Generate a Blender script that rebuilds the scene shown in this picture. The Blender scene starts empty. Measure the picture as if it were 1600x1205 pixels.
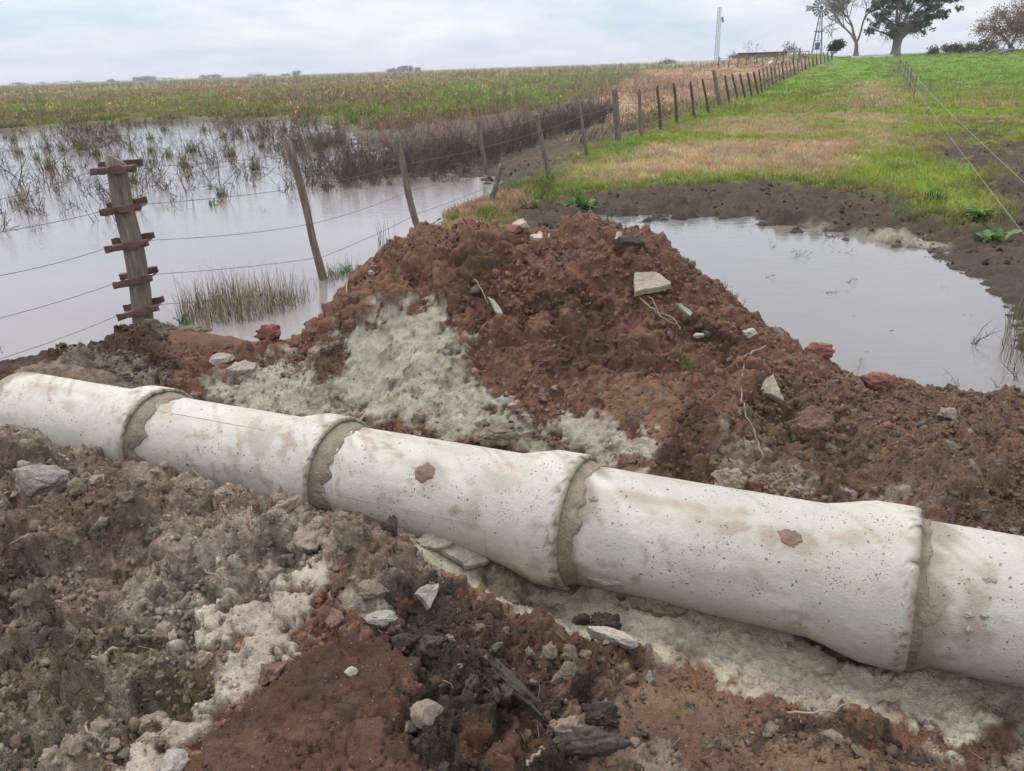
import bpy, math, random
import numpy as np
from mathutils import Vector, Matrix, Euler

R_ = math.radians
# ------------------------------------------------------------------ camera, sky, sun, exposure
S = bpy.context.scene
COL = S.collection
PITCH, ROLL = R_(22.4958), R_(2.00)
cam_d = bpy.data.cameras.new('camera')
cam = bpy.data.objects.new('camera', cam_d); COL.objects.link(cam)
cam_d.sensor_fit = 'HORIZONTAL'; cam_d.sensor_width = 36.0; cam_d.lens = 36.0 * 1203.0 / 1600.0
cam_d.clip_start = 0.05; cam_d.clip_end = 9000.0
_f = Vector((0, math.cos(PITCH), -math.sin(PITCH))); _r = Vector((1, 0, 0)); _u = Vector((0, math.sin(PITCH), math.cos(PITCH)))
_r2 = _r * math.cos(ROLL) - _u * math.sin(ROLL); _u2 = _u * math.cos(ROLL) + _r * math.sin(ROLL)
cam.matrix_world = Matrix(((_r2.x, _u2.x, -_f.x, 0), (_r2.y, _u2.y, -_f.y, 0), (_r2.z, _u2.z, -_f.z, 1.55), (0, 0, 0, 1)))
S.camera = cam
S.view_settings.view_transform = 'Standard'; S.view_settings.look = 'None'
S.view_settings.exposure = EXPOSURE = 0.20; S.view_settings.gamma = 1.0
S.view_settings.use_curve_mapping = False
SUN_EL, SUN_AZ = R_(58), R_(-35)          # azimuth from +Y, negative = towards -X

W = bpy.data.worlds.new('World'); S.world = W; W.use_nodes = True
def make_world():
    nt = W.node_tree; nt.nodes.clear(); N = nt.nodes.new; L = nt.links.new
    out = N('ShaderNodeOutputWorld'); bg = N('ShaderNodeBackground'); bg.inputs['Strength'].default_value = 0.1
    sky = N('ShaderNodeTexSky'); sky.sky_type = 'NISHITA'; sky.sun_disc = False
    sky.sun_elevation = SUN_EL; sky.sun_rotation = SUN_AZ; sky.air_density = 1.2; sky.dust_density = 2.0
    tc = N('ShaderNodeTexCoord'); sep = N('ShaderNodeSeparateXYZ'); L(tc.outputs['Generated'], sep.inputs[0])
    def m(op, a, b=None, clamp=False):
        n = N('ShaderNodeMath'); n.operation = op; n.use_clamp = clamp
        for i, v in enumerate((a, b)):
            if v is None: continue
            if isinstance(v, (int, float)): n.inputs[i].default_value = v
            else: L(v, n.inputs[i])
        return n.outputs[0]
    zc = m('MAXIMUM', sep.outputs[2], 0.0)
    den = m('ADD', zc, 0.16)
    cx = m('DIVIDE', sep.outputs[0], den); cy = m('DIVIDE', sep.outputs[1], den)
    comb = N('ShaderNodeCombineXYZ'); L(cx, comb.inputs[0]); L(cy, comb.inputs[1])
    def noise(scale, detail, rough, off):
        mp = N('ShaderNodeMapping'); mp.inputs['Location'].default_value = off; mp.inputs['Scale'].default_value = (1.0, 0.8, 1)
        L(comb.outputs[0], mp.inputs[0])
        n = N('ShaderNodeTexNoise'); n.inputs['Scale'].default_value = scale; n.inputs['Detail'].default_value = detail
        n.inputs['Roughness'].default_value = rough; n.inputs['Distortion'].default_value = 0.3
        L(mp.outputs[0], n.inputs['Vector']); return n.outputs['Fac']
    n1 = noise(0.55, 6, 0.55, (3.1, 0.4, 0)); n2 = noise(1.7, 5, 0.6, (0.2, 5.2, 0))
    mixn = m('ADD', m('MULTIPLY', n1, 0.65), m('MULTIPLY', n2, 0.35))
    ramp = N('ShaderNodeValToRGB'); L(mixn, ramp.inputs[0])
    e = ramp.color_ramp.elements
    e[0].position = 0.40; e[0].color = (6.1, 7.1, 8.5, 1); e[1].position = 0.62; e[1].color = (9.2, 9.3, 9.9, 1)
    k = e.new(0.5); k.color = (7.5, 8.1, 9.1, 1)
    # overcast sky: brighter overhead than at the horizon
    br = m('ADD', m('MULTIPLY', zc, 1.3), 0.90)
    sc = N('ShaderNodeVectorMath'); sc.operation = 'SCALE'; L(ramp.outputs[0], sc.inputs[0]); L(br, sc.inputs['Scale'])
    mx = N('ShaderNodeMix'); mx.data_type = 'RGBA'; mx.inputs['Factor'].default_value = 0.9
    L(sky.outputs[0], mx.inputs[6]); L(sc.outputs[0], mx.inputs[7])
    L(mx.outputs[2], bg.inputs['Color']); L(bg.outputs[0], out.inputs[0])
make_world()
sun_d = bpy.data.lights.new('sun', 'SUN'); sun_d.energy = 1.5; sun_d.angle = R_(14); sun_d.color = (1.0, 0.925, 0.83)
sun = bpy.data.objects.new('sun', sun_d); COL.objects.link(sun)
_sd = Vector((math.sin(SUN_AZ) * math.cos(SUN_EL), math.cos(SUN_AZ) * math.cos(SUN_EL), math.sin(SUN_EL)))
sun.rotation_euler = (-_sd).to_track_quat('-Z', 'Y').to_euler()

# ------------------------------------------------------------------ numpy noise
#SURF-BEGIN
def sstep(a, b, x):
    t = np.clip((x - a) / (b - a), 0, 1); return t * t * (3 - 2 * t)
def _hash(*ints):
    h = np.full(np.shape(ints[0]), 0x9E3779B9, np.uint32)
    for i in ints:
        h = (h ^ i.astype(np.int64).astype(np.uint32)) * np.uint32(0x85EBCA6B)
        h ^= h >> np.uint32(13); h = h * np.uint32(0xC2B2AE35); h ^= h >> np.uint32(16)
    return h
def h01(*ints): return _hash(*ints).astype(np.float64) / 4294967295.0
def vnoise2(x, y, seed=0):
    xi = np.floor(x); yi = np.floor(y); fx = x - xi; fy = y - yi
    fx = fx * fx * fx * (fx * (fx * 6 - 15) + 10); fy = fy * fy * fy * (fy * (fy * 6 - 15) + 10)
    s = np.full(np.shape(x), seed)
    a = h01(xi, yi, s); b = h01(xi + 1, yi, s); c = h01(xi, yi + 1, s); d = h01(xi + 1, yi + 1, s)
    return (a + (b - a) * fx) * (1 - fy) + (c + (d - c) * fx) * fy
def fbm2(x, y, octv=4, seed=0, gain=0.5):
    t = 0.0; a = 1.0; n = 0.0
    ca, sa = math.cos(0.7), math.sin(0.7)
    for k in range(octv):
        t = t + a * vnoise2(x, y, seed + k * 17); n += a; a *= gain
        x, y = (x * ca - y * sa) * 2.03 + 11.3, (x * sa + y * ca) * 2.03 + 5.7
    return t / n * 2 - 1
def vnoise3(x, y, z, seed=0):
    xi, yi, zi = np.floor(x), np.floor(y), np.floor(z); f = [x - xi, y - yi, z - zi]; f = [t * t * (3 - 2 * t) for t in f]; s = np.full(np.shape(x), seed); o = 0
    for i in (0, 1):
        for j in (0, 1):
            for k in (0, 1): o = o + h01(xi + i, yi + j, zi + k, s) * (f[0] if i else 1 - f[0]) * (f[1] if j else 1 - f[1]) * (f[2] if k else 1 - f[2])
    return o
def fbm3(P, sc, octv=4, seed=0):
    t = 0; a = 1.0; n = 0
    for k in range(octv): t = t + a * vnoise3(P[:, 0] * sc, P[:, 1] * sc, P[:, 2] * sc, seed + 13 * k); n += a; a *= .55; sc *= 2.07
    return t / n * 2 - 1
def voro_edge(x, y, cell, seed=0):
    """distance to the nearest cell border, cell value, tilted block surface"""
    x, y = x / cell, y / cell; bx, by = np.floor(x), np.floor(y); f1 = np.full(np.shape(x), 9.0); f2 = f1.copy(); s = np.full(np.shape(x), seed); cid = np.zeros(np.shape(x)); tl = cid.copy()
    for i in (-1, 0, 1):
        for j in (-1, 0, 1):
            cx, cy = bx + i, by + j; dx = x - cx - h01(cx, cy, s); dy = y - cy - h01(cx, cy, s + 1); d = np.hypot(dx, dy); n = d < f1
            cid = np.where(n, h01(cx, cy, s + 2), cid); tl = np.where(n, dx * (h01(cx, cy, s + 3) - .5) + dy * (h01(cx, cy, s + 4) - .5), tl)
            f2 = np.where(n, f1, np.minimum(f2, d)); f1 = np.minimum(f1, d)
    return f2 - f1, cid, tl * cell
def poly_sd(x, y, poly):
    """signed distance to a polygon, positive inside"""
    x = np.asarray(x, float); y = np.asarray(y, float)
    d = np.full(x.shape, 1e9); ins = np.zeros(x.shape, bool); n = len(poly)
    for i in range(n):
        ax, ay = poly[i]; bx, by = poly[(i + 1) % n]
        ex, ey = bx - ax, by - ay; wx, wy = x - ax, y - ay
        t = np.clip((wx * ex + wy * ey) / (ex * ex + ey * ey + 1e-12), 0, 1)
        d = np.minimum(d, (wx - ex * t) ** 2 + (wy - ey * t) ** 2)
        c = (ay > y) != (by > y)
        with np.errstate(divide='ignore', invalid='ignore'):
            xi = ax + (y - ay) * ex / (ey if ey != 0 else 1e-12)
        ins ^= c & (x < xi)
    return np.where(ins, 1, -1) * np.sqrt(d)

# ------------------------------------------------------------------ the lie of the land (base heights, metres, water level = 0)
FLOOD = [(-3.249,3.340),(-3.250,4.063),(-3.087,4.394),(-2.798,4.580),(-2.493,4.795),(-2.124,4.926),(-1.630,4.702),(-1.409,4.641),(-1.316,5.148),(-1.202,5.619),(-1.054,6.860),(-0.860,7.859),(-0.650,8.679),(-0.237,9.639),(0.022,10.526),(-0.463,11.714),(-1.462,13.126),(-3.083,17.040),(-5.154,23.679),(-6.944,28.965),(-14.440,31.479),(-17.808,28.870),(-24.770,29.061),(-32.992,28.263),(-20.744,15.355)]
PUDDLE = [(0.942,8.188),(1.444,8.354),(2.087,8.155),(2.618,7.702),(3.029,7.124),(3.266,6.365),(3.394,5.895),(3.258,5.250),(2.994,4.535),(2.707,3.882),(2.458,3.316),(2.354,3.450),(2.062,3.492),(1.885,3.592),(1.721,3.833),(1.607,4.096),(1.456,4.580),(1.437,5.490),(1.289,7.073)]
CTRL = [ # spoil heaps and pipe trench: points on the undisturbed surface
  # front heap ridge
  (-2.023,2.750,0.262),(-1.828,2.720,0.270),(-1.588,2.550,0.193),(-1.239,2.500,0.167),(-1.049,2.420,0.155),(-0.853,2.320,0.204),(-0.568,2.120,0.224),(-0.405,2.000,0.257),(-0.336,1.920,0.222),(-0.241,1.780,0.178),(-0.077,1.700,0.109),(0.114,1.665,0.020),
  # front heap body
  (-2.243,1.960,0.200),(-1.713,2.223,0.240),(-1.372,2.120,0.290),(-1.461,1.781,0.190),(-1.159,1.911,0.190),(-0.750,1.834,0.230),(-0.518,1.591,0.200),(-0.853,1.568,0.130),(-1.201,1.305,0.100),(-1.656,1.324,0.100),(-0.599,1.263,0.120),(-0.326,1.386,0.180),(-0.030,1.257,0.100),(-0.087,1.478,0.180),(0.564,1.292,-0.020),(1.204,1.333,-0.100),(1.857,1.231,-0.050),
  (0.224,1.549,-0.030),(0.631,1.482,-0.090),(0.989,1.453,-0.130),(-0.626,0.913,0.050),(-0.037,0.900,0.040),(0.549,0.893,0.020),(-1.344,0.931,0.060),
  # trench floor in front of the pipes
  (-0.251,2.290,-0.100),(-0.026,2.211,-0.160),(-0.283,2.449,-0.070),(-0.163,2.403,-0.100),(0.001,2.384,-0.150),(0.289,2.040,-0.170),(0.588,1.963,-0.170),(0.926,1.777,-0.180),(1.240,1.651,-0.180),(1.488,1.487,-0.180),(0.329,2.181,-0.165),(0.647,2.119,-0.165),(0.907,1.993,-0.170),(1.259,1.758,-0.170),(1.829,1.312,-0.170),
  (0.441,1.760,-0.130),(0.862,1.629,-0.140),
  # behind the pipes, heap toe
  (-3.4,4.62,.05),(-2.6,4.12,.02),(-1.66,3.64,.04),(-.72,3.16,.06),(.24,2.68,.06),(1.19,2.2,.02),(2.14,1.74,.0),(3.1,1.25,.0),
  (-2.62,3.81,-.2),(-1.67,3.34,-.17),(-.72,2.86,-.15),(.24,2.38,-.16),(1.19,1.9,-.17),(2.14,1.42,-.17),
  # left bank
  (-3.067,4.350,-0.021),(-2.777,4.550,0.019),(-2.195,4.600,0.043),(-1.614,4.400,0.029),(-3.642,4.300,-0.124),
  # heap crest
  (-1.178,3.850,0.200),(-0.990,3.850,0.346),(-0.836,3.820,0.477),(-0.655,3.850,0.695),(-0.482,3.800,0.758),(-0.290,3.800,0.790),(-0.036,3.750,0.810),(0.210,3.700,0.808),(0.447,3.620,0.819),(0.616,3.550,0.821),(0.697,3.500,0.766),(0.828,3.400,0.646),(1.031,3.250,0.474),(1.208,3.150,0.353),(1.406,3.120,0.243),(1.739,3.200,0.161),(1.985,3.120,0.160),(2.201,3.000,0.127),(2.524,2.850,0.051),
  # heap face
  (-0.282,3.420,0.536),(0.186,3.360,0.537),(0.523,3.280,0.548),(-0.602,3.500,0.396),(-0.458,3.160,0.205),(-0.002,3.020,0.248),(0.387,2.850,0.249),(0.785,2.900,0.326),(0.844,2.620,0.229),(1.233,2.660,0.167),(1.538,2.520,0.145),(0.447,2.420,0.203),
  # heap back side
  (-2.9,5.1,-.35),(-1.9,4.75,-.35),(-1.3,4.75,-.3),(-.6,4.9,-.2),(.2,4.9,-.2),(1.0,4.6,-.3),(1.7,4.15,-.35),(2.3,3.95,-.35),(3.0,3.8,-.35),(3.6,3.5,-.3),(-2.6,5.6,-.5),(0,5.6,-.5),(2.,5.,-.5),(4,4.4,-.5)]
_C = np.array([c[:3] for c in CTRL], float)
def _tps_fit(C, lam=0.004):
    n = len(C); d2 = ((C[:, None, :2] - C[None, :, :2]) ** 2).sum(-1)
    K = 0.5 * d2 * np.log(d2 + 1e-12) + lam * np.eye(n); P = np.c_[np.ones(n), C[:, :2]]
    A = np.zeros((n + 3, n + 3)); A[:n, :n] = K; A[:n, n:] = P; A[n:, :n] = P.T
    return np.linalg.solve(A, np.r_[C[:, 2], 0, 0, 0])
_TW = _tps_fit(_C)
def heap_z(x, y):
    z = _TW[-3] + _TW[-2] * x + _TW[-1] * y
    for (cx, cy, _), w in zip(_C, _TW):
        d2 = (x - cx) ** 2 + (y - cy) ** 2; z = z + w * 0.5 * d2 * np.log(d2 + 1e-12)
    return z
def fence_x(y): return 2.46 + 0.47 * (y - 17.0)
BANKC = (19.03, 60.0)
def land_z(x, y):
    z = 0.05 + 0.02 * fbm2(x * .35, y * .35, 3, 5)
    lat = x - fence_x(y)
    rise = 1.05 * sstep(33, 80, y) * sstep(-11, 1, lat) * (1 - 0.35 * sstep(95, 260, y))
    z = z + rise + 0.07 * sstep(-.8, .6, lat) * sstep(6, 10, y) + 0.10 * sstep(24, 40, y)
    z = z + 1.0 * np.exp(-((x - BANKC[0]) / 5.5) ** 4 - ((y - BANKC[1]) / 4.5) ** 2)
    near = y < 45
    sd = np.full(np.shape(x), -9.0); sp = np.full(np.shape(x), -9.0)
    if near.any():
        xx, yy = x[near], y[near]
        wob = (0.10 * fbm2(xx * 1.7, yy * 1.7, 3, 9) + .07 * fbm2(xx * 6, yy * 6, 3, 19)) * np.clip(yy / 7, .5, 3)
        sd[near] = poly_sd(xx, yy, FLOOD) + wob
        sp[near] = poly_sd(xx, yy, PUDDLE) + wob * 1.2
    sc = np.clip(y / 8, .6, 2.5)
    z = z + (-.16 - z) * sstep(-.45, .5, sd / sc)
    z = z + (-.14 - z) * sstep(-.75, .85, sp / sc)
    return z, sd, sp
def crest_y(x): return 3.62 - 0.14 * x
def base_z(x, y):
    x = np.asarray(x, float); y = np.asarray(y, float)
    lz, sd, sp = land_z(x, y)
    z = lz.copy(); onheap = np.zeros(x.shape)
    nr = y < 5.8
    if nr.any():
        hz = heap_z(x[nr], y[nr]); l = lz[nr]
        k = 0.06; t = np.clip(0.5 + 0.5 * (hz - l) / k, 0, 1)
        mx = l + (hz - l) * t + k * t * (1 - t)
        w = sstep(-.15, .25, crest_y(x[nr]) - y[nr])
        z[nr] = mx * (1 - w) + hz * w
        onheap[nr] = np.clip(w + (hz > l - 0.01), 0, 1)
    return z, onheap, sd, sp
#SURF-END

# ------------------------------------------------------------------ mesh helpers
rng = np.random.default_rng(7); random.seed(7)
def tag(o, label=None, cat=None, group=None, kind=None):
    if label: o['label'] = label
    if cat: o['category'] = cat
    if group: o['group'] = group
    if kind: o['kind'] = kind
    return o
def mesh_np(name, v, f, smooth=True, mat=None, attrs=None):
    """v (N,3), f (M,3|4) integer arrays -> mesh"""
    v = np.ascontiguousarray(v, np.float32); f = np.ascontiguousarray(f, np.int32)
    me = bpy.data.meshes.new(name); n, k = f.shape
    me.vertices.add(len(v)); me.vertices.foreach_set('co', v.ravel())
    me.loops.add(n * k); me.loops.foreach_set('vertex_index', f.ravel())
    me.polygons.add(n); me.polygons.foreach_set('loop_start', np.arange(0, n * k, k, dtype=np.int32))
    me.update(calc_edges=True)
    if smooth: me.polygons.foreach_set('use_smooth', np.ones(n, bool))
    for an, arr in (attrs or {}).items():
        arr = np.asarray(arr, np.float32)
        if arr.ndim == 1:
            a = me.attributes.new(an, 'FLOAT', 'POINT'); a.data.foreach_set('value', arr)
        else:
            a = me.attributes.new(an, 'FLOAT_COLOR', 'POINT')
            a.data.foreach_set('color', np.c_[arr, np.ones(len(arr))].astype(np.float32).ravel())
    if mat: me.materials.append(mat)
    me.validate()
    return me
def link(name, me, parent=None, loc=None, rot=None, scl=None):
    o = bpy.data.objects.new(name, me); COL.objects.link(o)
    if parent: o.parent = parent
    if loc is not None: o.location = loc
    if rot is not None: o.rotation_euler = rot
    if scl is not None: o.scale = scl if hasattr(scl, '__len__') else (scl,) * 3
    return o
def empty(name, loc=(0, 0, 0), rz=0.0):
    o = bpy.data.objects.new(name, None); COL.objects.link(o); o.location = loc; o.rotation_euler = (0, 0, rz)
    o.empty_display_size = 0.1; return o
class MB:
    """collects quads and tris in one mesh"""
    def __init__(s): s.v = []; s.f = []; s.c = []; s.n = 0
    def add(s, v, f, c=None):
        v = np.asarray(v, float); s.v.append(v)
        s.f += [tuple(int(i) + s.n for i in q) for q in f]
        s.c.append(np.tile(np.asarray(c if c is not None else (1, 1, 1), float), (len(v), 1))); s.n += len(v)
    def tube(s, pts, rad, sides=6, cap=True, c=None, phase=0.0):
        pts = np.asarray(pts, float); n = len(pts); rad = np.broadcast_to(np.asarray(rad, float), (n,))
        t = np.gradient(pts, axis=0); t /= np.linalg.norm(t, axis=1)[:, None] + 1e-12
        ref = np.array([0, 0, 1.0]) if abs(t[0, 2]) < .9 else np.array([1.0, 0, 0])
        a = np.cross(t, ref); a /= np.linalg.norm(a, axis=1)[:, None] + 1e-12; b = np.cross(t, a)
        th = np.linspace(0, 2 * np.pi, sides, endpoint=False) + phase
        v = (pts[:, None] + rad[:, None, None] * (np.cos(th)[None, :, None] * a[:, None] + np.sin(th)[None, :, None] * b[:, None])).reshape(-1, 3)
        f = [(i * sides + j, i * sides + (j + 1) % sides, (i + 1) * sides + (j + 1) % sides, (i + 1) * sides + j) for i in range(n - 1) for j in range(sides)]
        if cap:
            f.append(tuple(range(sides))[::-1]); f.append(tuple(range((n - 1) * sides, n * sides)))
        s.add(v, f, c)
    def box(s, lo, hi, M=None, c=None):
        x0, y0, z0 = lo; x1, y1, z1 = hi
        v = np.array([(x0, y0, z0), (x1, y0, z0), (x1, y1, z0), (x0, y1, z0), (x0, y0, z1), (x1, y0, z1), (x1, y1, z1), (x0, y1, z1)], float)
        if M is not None: v = v @ np.array(M)[:3, :3].T + np.array(M)[:3, 3]
        s.add(v, [(3, 2, 1, 0), (4, 5, 6, 7), (0, 1, 5, 4), (1, 2, 6, 5), (2, 3, 7, 6), (3, 0, 4, 7)], c)
    def mesh(s, name, mat, smooth=False, colors=False):
        me = bpy.data.meshes.new(name); v = np.concatenate(s.v) if s.v else np.zeros((0, 3))
        me.from_pydata(v.tolist(), [], s.f); me.update()
        if smooth: me.polygons.foreach_set('use_smooth', np.ones(len(me.polygons), bool))
        if colors:
            a = me.attributes.new('col', 'FLOAT_COLOR', 'POINT')
            a.data.foreach_set('color', np.c_[np.concatenate(s.c), np.ones(s.n)].astype(np.float32).ravel())
        me.materials.append(mat); return me
    def build(s, name, mat, parent=None, smooth=False, colors=False):
        return link(name, s.mesh(name, mat, smooth, colors), parent)

# ------------------------------------------------------------------ materials
class NT:
    def __init__(s, name):
        s.m = bpy.data.materials.new(name); s.m.use_nodes = True; s.t = s.m.node_tree
        s.b = s.t.nodes['Principled BSDF']; s.out = s.t.nodes['Material Output']
    def n(s, typ, **kw):
        o = s.t.nodes.new(typ)
        for k, v in kw.items(): setattr(o, k, v)
        return o
    def l(s, a, b): s.t.links.new(a, b)
    def put(s, sock, v):
        if v is None: return
        if isinstance(v, bpy.types.NodeSocket): s.l(v, sock)
        elif isinstance(v, (tuple, list)) and len(v) == 3 and sock.type == 'RGBA': sock.default_value = (*v, 1)
        else: sock.default_value = v
    def math(s, op, a, b=None, clamp=False):
        o = s.n('ShaderNodeMath', operation=op, use_clamp=clamp); s.put(o.inputs[0], a); s.put(o.inputs[1], b); return o.outputs[0]
    def noise(s, vec, scale, detail=4, rough=.55, dist=0.0, color=False):
        o = s.n('ShaderNodeTexNoise'); s.put(o.inputs['Vector'], vec); s.put(o.inputs['Scale'], scale)
        s.put(o.inputs['Detail'], detail); s.put(o.inputs['Roughness'], rough); s.put(o.inputs['Distortion'], dist)
        return o.outputs['Color' if color else 'Fac']
    def voro(s, vec, scale, feature='F1', rand=1.0):
        o = s.n('ShaderNodeTexVoronoi', feature=feature); s.put(o.inputs['Vector'], vec); s.put(o.inputs['Scale'], scale); s.put(o.inputs['Randomness'], rand)
        return o
    def ramp(s, fac, stops):
        o = s.n('ShaderNodeValToRGB'); s.put(o.inputs[0], fac); e = o.color_ramp.elements
        for i, (p, c) in enumerate(stops):
            c = (c, c, c) if isinstance(c, (int, float)) else c
            k = e[i] if i < 2 else e.new(p)
            k.position = p; k.color = (*c, 1)
        return o.outputs[0]
    def mix(s, fac, a, b, blend='MIX'):
        o = s.n('ShaderNodeMix', data_type='RGBA', blend_type=blend); s.put(o.inputs['Factor'], fac); s.put(o.inputs[6], a); s.put(o.inputs[7], b); return o.outputs[2]
    def attr(s, name, typ='GEOMETRY'): return s.n('ShaderNodeAttribute', attribute_name=name, attribute_type=typ)
    def pos(s): return s.n('ShaderNodeNewGeometry').outputs['Position']
    def obj(s): return s.n('ShaderNodeTexCoord').outputs['Object']
    def vscale(s, v, k):
        o = s.n('ShaderNodeVectorMath', operation='MULTIPLY'); s.l(v, o.inputs[0]); o.inputs[1].default_value = k; return o.outputs[0]
    def bump(s, h, strength=.5, dist=.01, prev=None):
        o = s.n('ShaderNodeBump'); s.put(o.inputs['Strength'], strength); o.inputs['Distance'].default_value = dist; s.put(o.inputs['Height'], h); s.put(o.inputs['Normal'], prev); return o.outputs[0]
    def fin(s, col=None, rough=None, normal=None, spec=None):
        s.put(s.b.inputs['Base Color'], col); s.put(s.b.inputs['Roughness'], rough); s.put(s.b.inputs['Normal'], normal); s.put(s.b.inputs['Specular IOR Level'], spec)
        return s.m

def mat_ground():
    k = NT('earth'); p = k.pos(); a = k.attr('col'); w = k.attr('wet').outputs['Fac']; r = k.attr('grit').outputs['Fac']
    n1 = k.noise(p, 9, 5, .62); n2 = k.noise(p, 55, 5, .65); n3 = k.noise(p, 260, 3, .6)
    v = k.math('ADD', k.math('MULTIPLY', n1, .5), k.math('ADD', k.math('MULTIPLY', n2, 1.1), k.math('MULTIPLY', k.ramp(n3, [(.3, 0), (.7, 1)]), .55))); v = k.math('SUBTRACT', v, .08)
    v = k.math('ADD', k.math('MULTIPLY', k.math('SUBTRACT', v, 1.0), k.math('MAXIMUM', r, .35)), 1.0)
    hsv = k.n('ShaderNodeHueSaturation'); k.l(a.outputs['Color'], hsv.inputs['Color']); k.l(v, hsv.inputs['Value'])
    k.l(k.math('ADD', k.math('MULTIPLY', k.noise(p, 21, 3, .5), .5), .75), hsv.inputs['Saturation'])
    speck = k.voro(p, 95).outputs['Distance']; rare = k.noise(p, 31, 2, .5)
    sp = k.math('MULTIPLY', k.math('LESS_THAN', speck, .17), k.math('GREATER_THAN', rare, .6)); sp = k.math('MULTIPLY', sp, r)
    c = k.mix(k.math('MULTIPLY', sp, .6), hsv.outputs[0], (.40, .35, .29))
    b = k.bump(k.math('ADD', k.math('MULTIPLY', n2, .7), k.math('MULTIPLY', n3, .55)), k.math('ADD', k.math('MULTIPLY', r, .7), .3), .022)
    rough = k.math('SUBTRACT', .95, k.math('MULTIPLY', w, k.math('MULTIPLY', n2, .75)))
    return k.fin(c, rough, b, k.math('ADD', .10, k.math('MULTIPLY', w, .25)))
def mat_clod():
    k = NT('clod_earth'); p = k.obj(); a = k.attr('tint', 'INSTANCER').outputs['Color']
    n1 = k.noise(p, 2.2, 5, .65); n2 = k.noise(p, 9, 4, .6)
    v = k.math('ADD', k.math('MULTIPLY', n1, .8), k.math('MULTIPLY', n2, .4)); v = k.math('ADD', v, .42)
    hsv = k.n('ShaderNodeHueSaturation'); k.l(a, hsv.inputs['Color']); k.l(v, hsv.inputs['Value'])
    return k.fin(hsv.outputs[0], .95, k.bump(n2, .6, .15), .12)
def mat_lump(name, c0, c1, scale=14, rough=.93, bumpd=.008):
    """clods and stones that are objects of their own; tone shifts a little from object to object"""
    k = NT(name); p = k.pos(); oi = k.n('ShaderNodeObjectInfo').outputs['Random']
    n1 = k.noise(p, scale, 6, .7); n2 = k.noise(p, scale * 6, 5, .7)
    c = k.mix(k.ramp(k.math('ADD', k.math('MULTIPLY', n1, .6), k.math('MULTIPLY', n2, .4)), [(.36, 0), (.62, 1)]), c0, c1)
    hsv = k.n('ShaderNodeHueSaturation'); k.l(c, hsv.inputs['Color'])
    k.l(k.math('ADD', k.math('ADD', k.math('MULTIPLY', oi, .5), .5), k.math('MULTIPLY', n2, .5)), hsv.inputs['Value'])
    return k.fin(hsv.outputs[0], rough, k.bump(k.math('ADD', n2, k.math('MULTIPLY', n1, .6)), .7, bumpd), .2)
def mat_water(name, base):
    k = NT(name); p = k.pos()
    big = k.noise(k.vscale(p, (.35, .9, 1)), .8, 3, .5)
    rip = k.noise(k.vscale(p, (.45, 1.5, 1)), 9, 3, .5); fine = k.noise(k.vscale(p, (1, 2.2, 1)), 30, 2, .5)
    c = k.mix(k.ramp(big, [(.3, 0), (.7, 1)]), base, tuple(b * .9 for b in base))
    h = k.math('ADD', rip, k.math('MULTIPLY', fine, .25))
    b = k.bump(h, k.math('ADD', .09, k.math('MULTIPLY', k.ramp(big, [(.4, 0), (.75, 1)]), .16)), .02)
    k.b.inputs['IOR'].default_value = 1.33
    return k.fin(c, .05, b, .5)
def mat_concrete():
    k = NT('pipe_concrete'); p = k.obj(); a = k.attr('col').outputs['Color']
    n1 = k.noise(p, 5, 6, .6); n2 = k.noise(p, 26, 5, .65); n3 = k.noise(p, 140, 3, .6)
    v = k.math('ADD', k.math('MULTIPLY', n1, .28), k.math('MULTIPLY', n2, .2)); v = k.math('ADD', k.math('ADD', v, k.math('MULTIPLY', n3, .26)), .60)
    hsv = k.n('ShaderNodeHueSaturation'); k.l(a, hsv.inputs['Color']); k.l(v, hsv.inputs['Value'])
    # air holes: two sizes, thinned out by a mask
    def pits(scale, rad, thr, ns):
        wob = k.mix(.03, p, k.noise(p, scale * .7, 2, .5, color=True))
        vd = k.voro(wob, scale).outputs['Distance']; msk = k.noise(p, ns, 2, .5)
        return k.math('MULTIPLY', k.math('SUBTRACT', 1.0, k.math('MULTIPLY', vd, 1 / rad), True), k.math('GREATER_THAN', msk, thr))
    pt = k.math('MAXIMUM', pits(38, .18, .55, 9), pits(85, .22, .55, 14)); pt = k.math('MAXIMUM', pt, pits(17, .085, .48, 7))
    pc = k.ramp(pt, [(.0, 0), (.45, 1)])
    c = k.mix(k.math('MULTIPLY', pc, .52), hsv.outputs[0], (.13, .105, .08))
    st = k.ramp(k.noise(p, 3.1, 5, .7, 1.2), [(.6, 0), (.74, 1)])
    c = k.mix(k.math('MULTIPLY', st, .18), c, (.34, .26, .19))
    h = k.math('SUBTRACT', k.math('ADD', k.math('MULTIPLY', n2, .35), k.math('MULTIPLY', n3, .3)), k.math('MULTIPLY', pt, 1.2))
    return k.fin(c, .85, k.bump(h, .85, .008), .2)
def mat_simple(name, c0, c1, scale=8, rough=.8, stretch=(1, 1, 1), bump=.3, bd=.004, metal=0.0, spec=.3):
    k = NT(name); p = k.vscale(k.obj(), stretch)
    n = k.noise(p, scale, 5, .62); n2 = k.noise(p, scale * 6, 3, .6)
    c = k.mix(k.ramp(n, [(.32, 0), (.7, 1)]), c0, c1)
    k.b.inputs['Metallic'].default_value = metal
    return k.fin(c, rough, k.bump(k.math('ADD', n2, n), bump, bd), spec)
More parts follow.
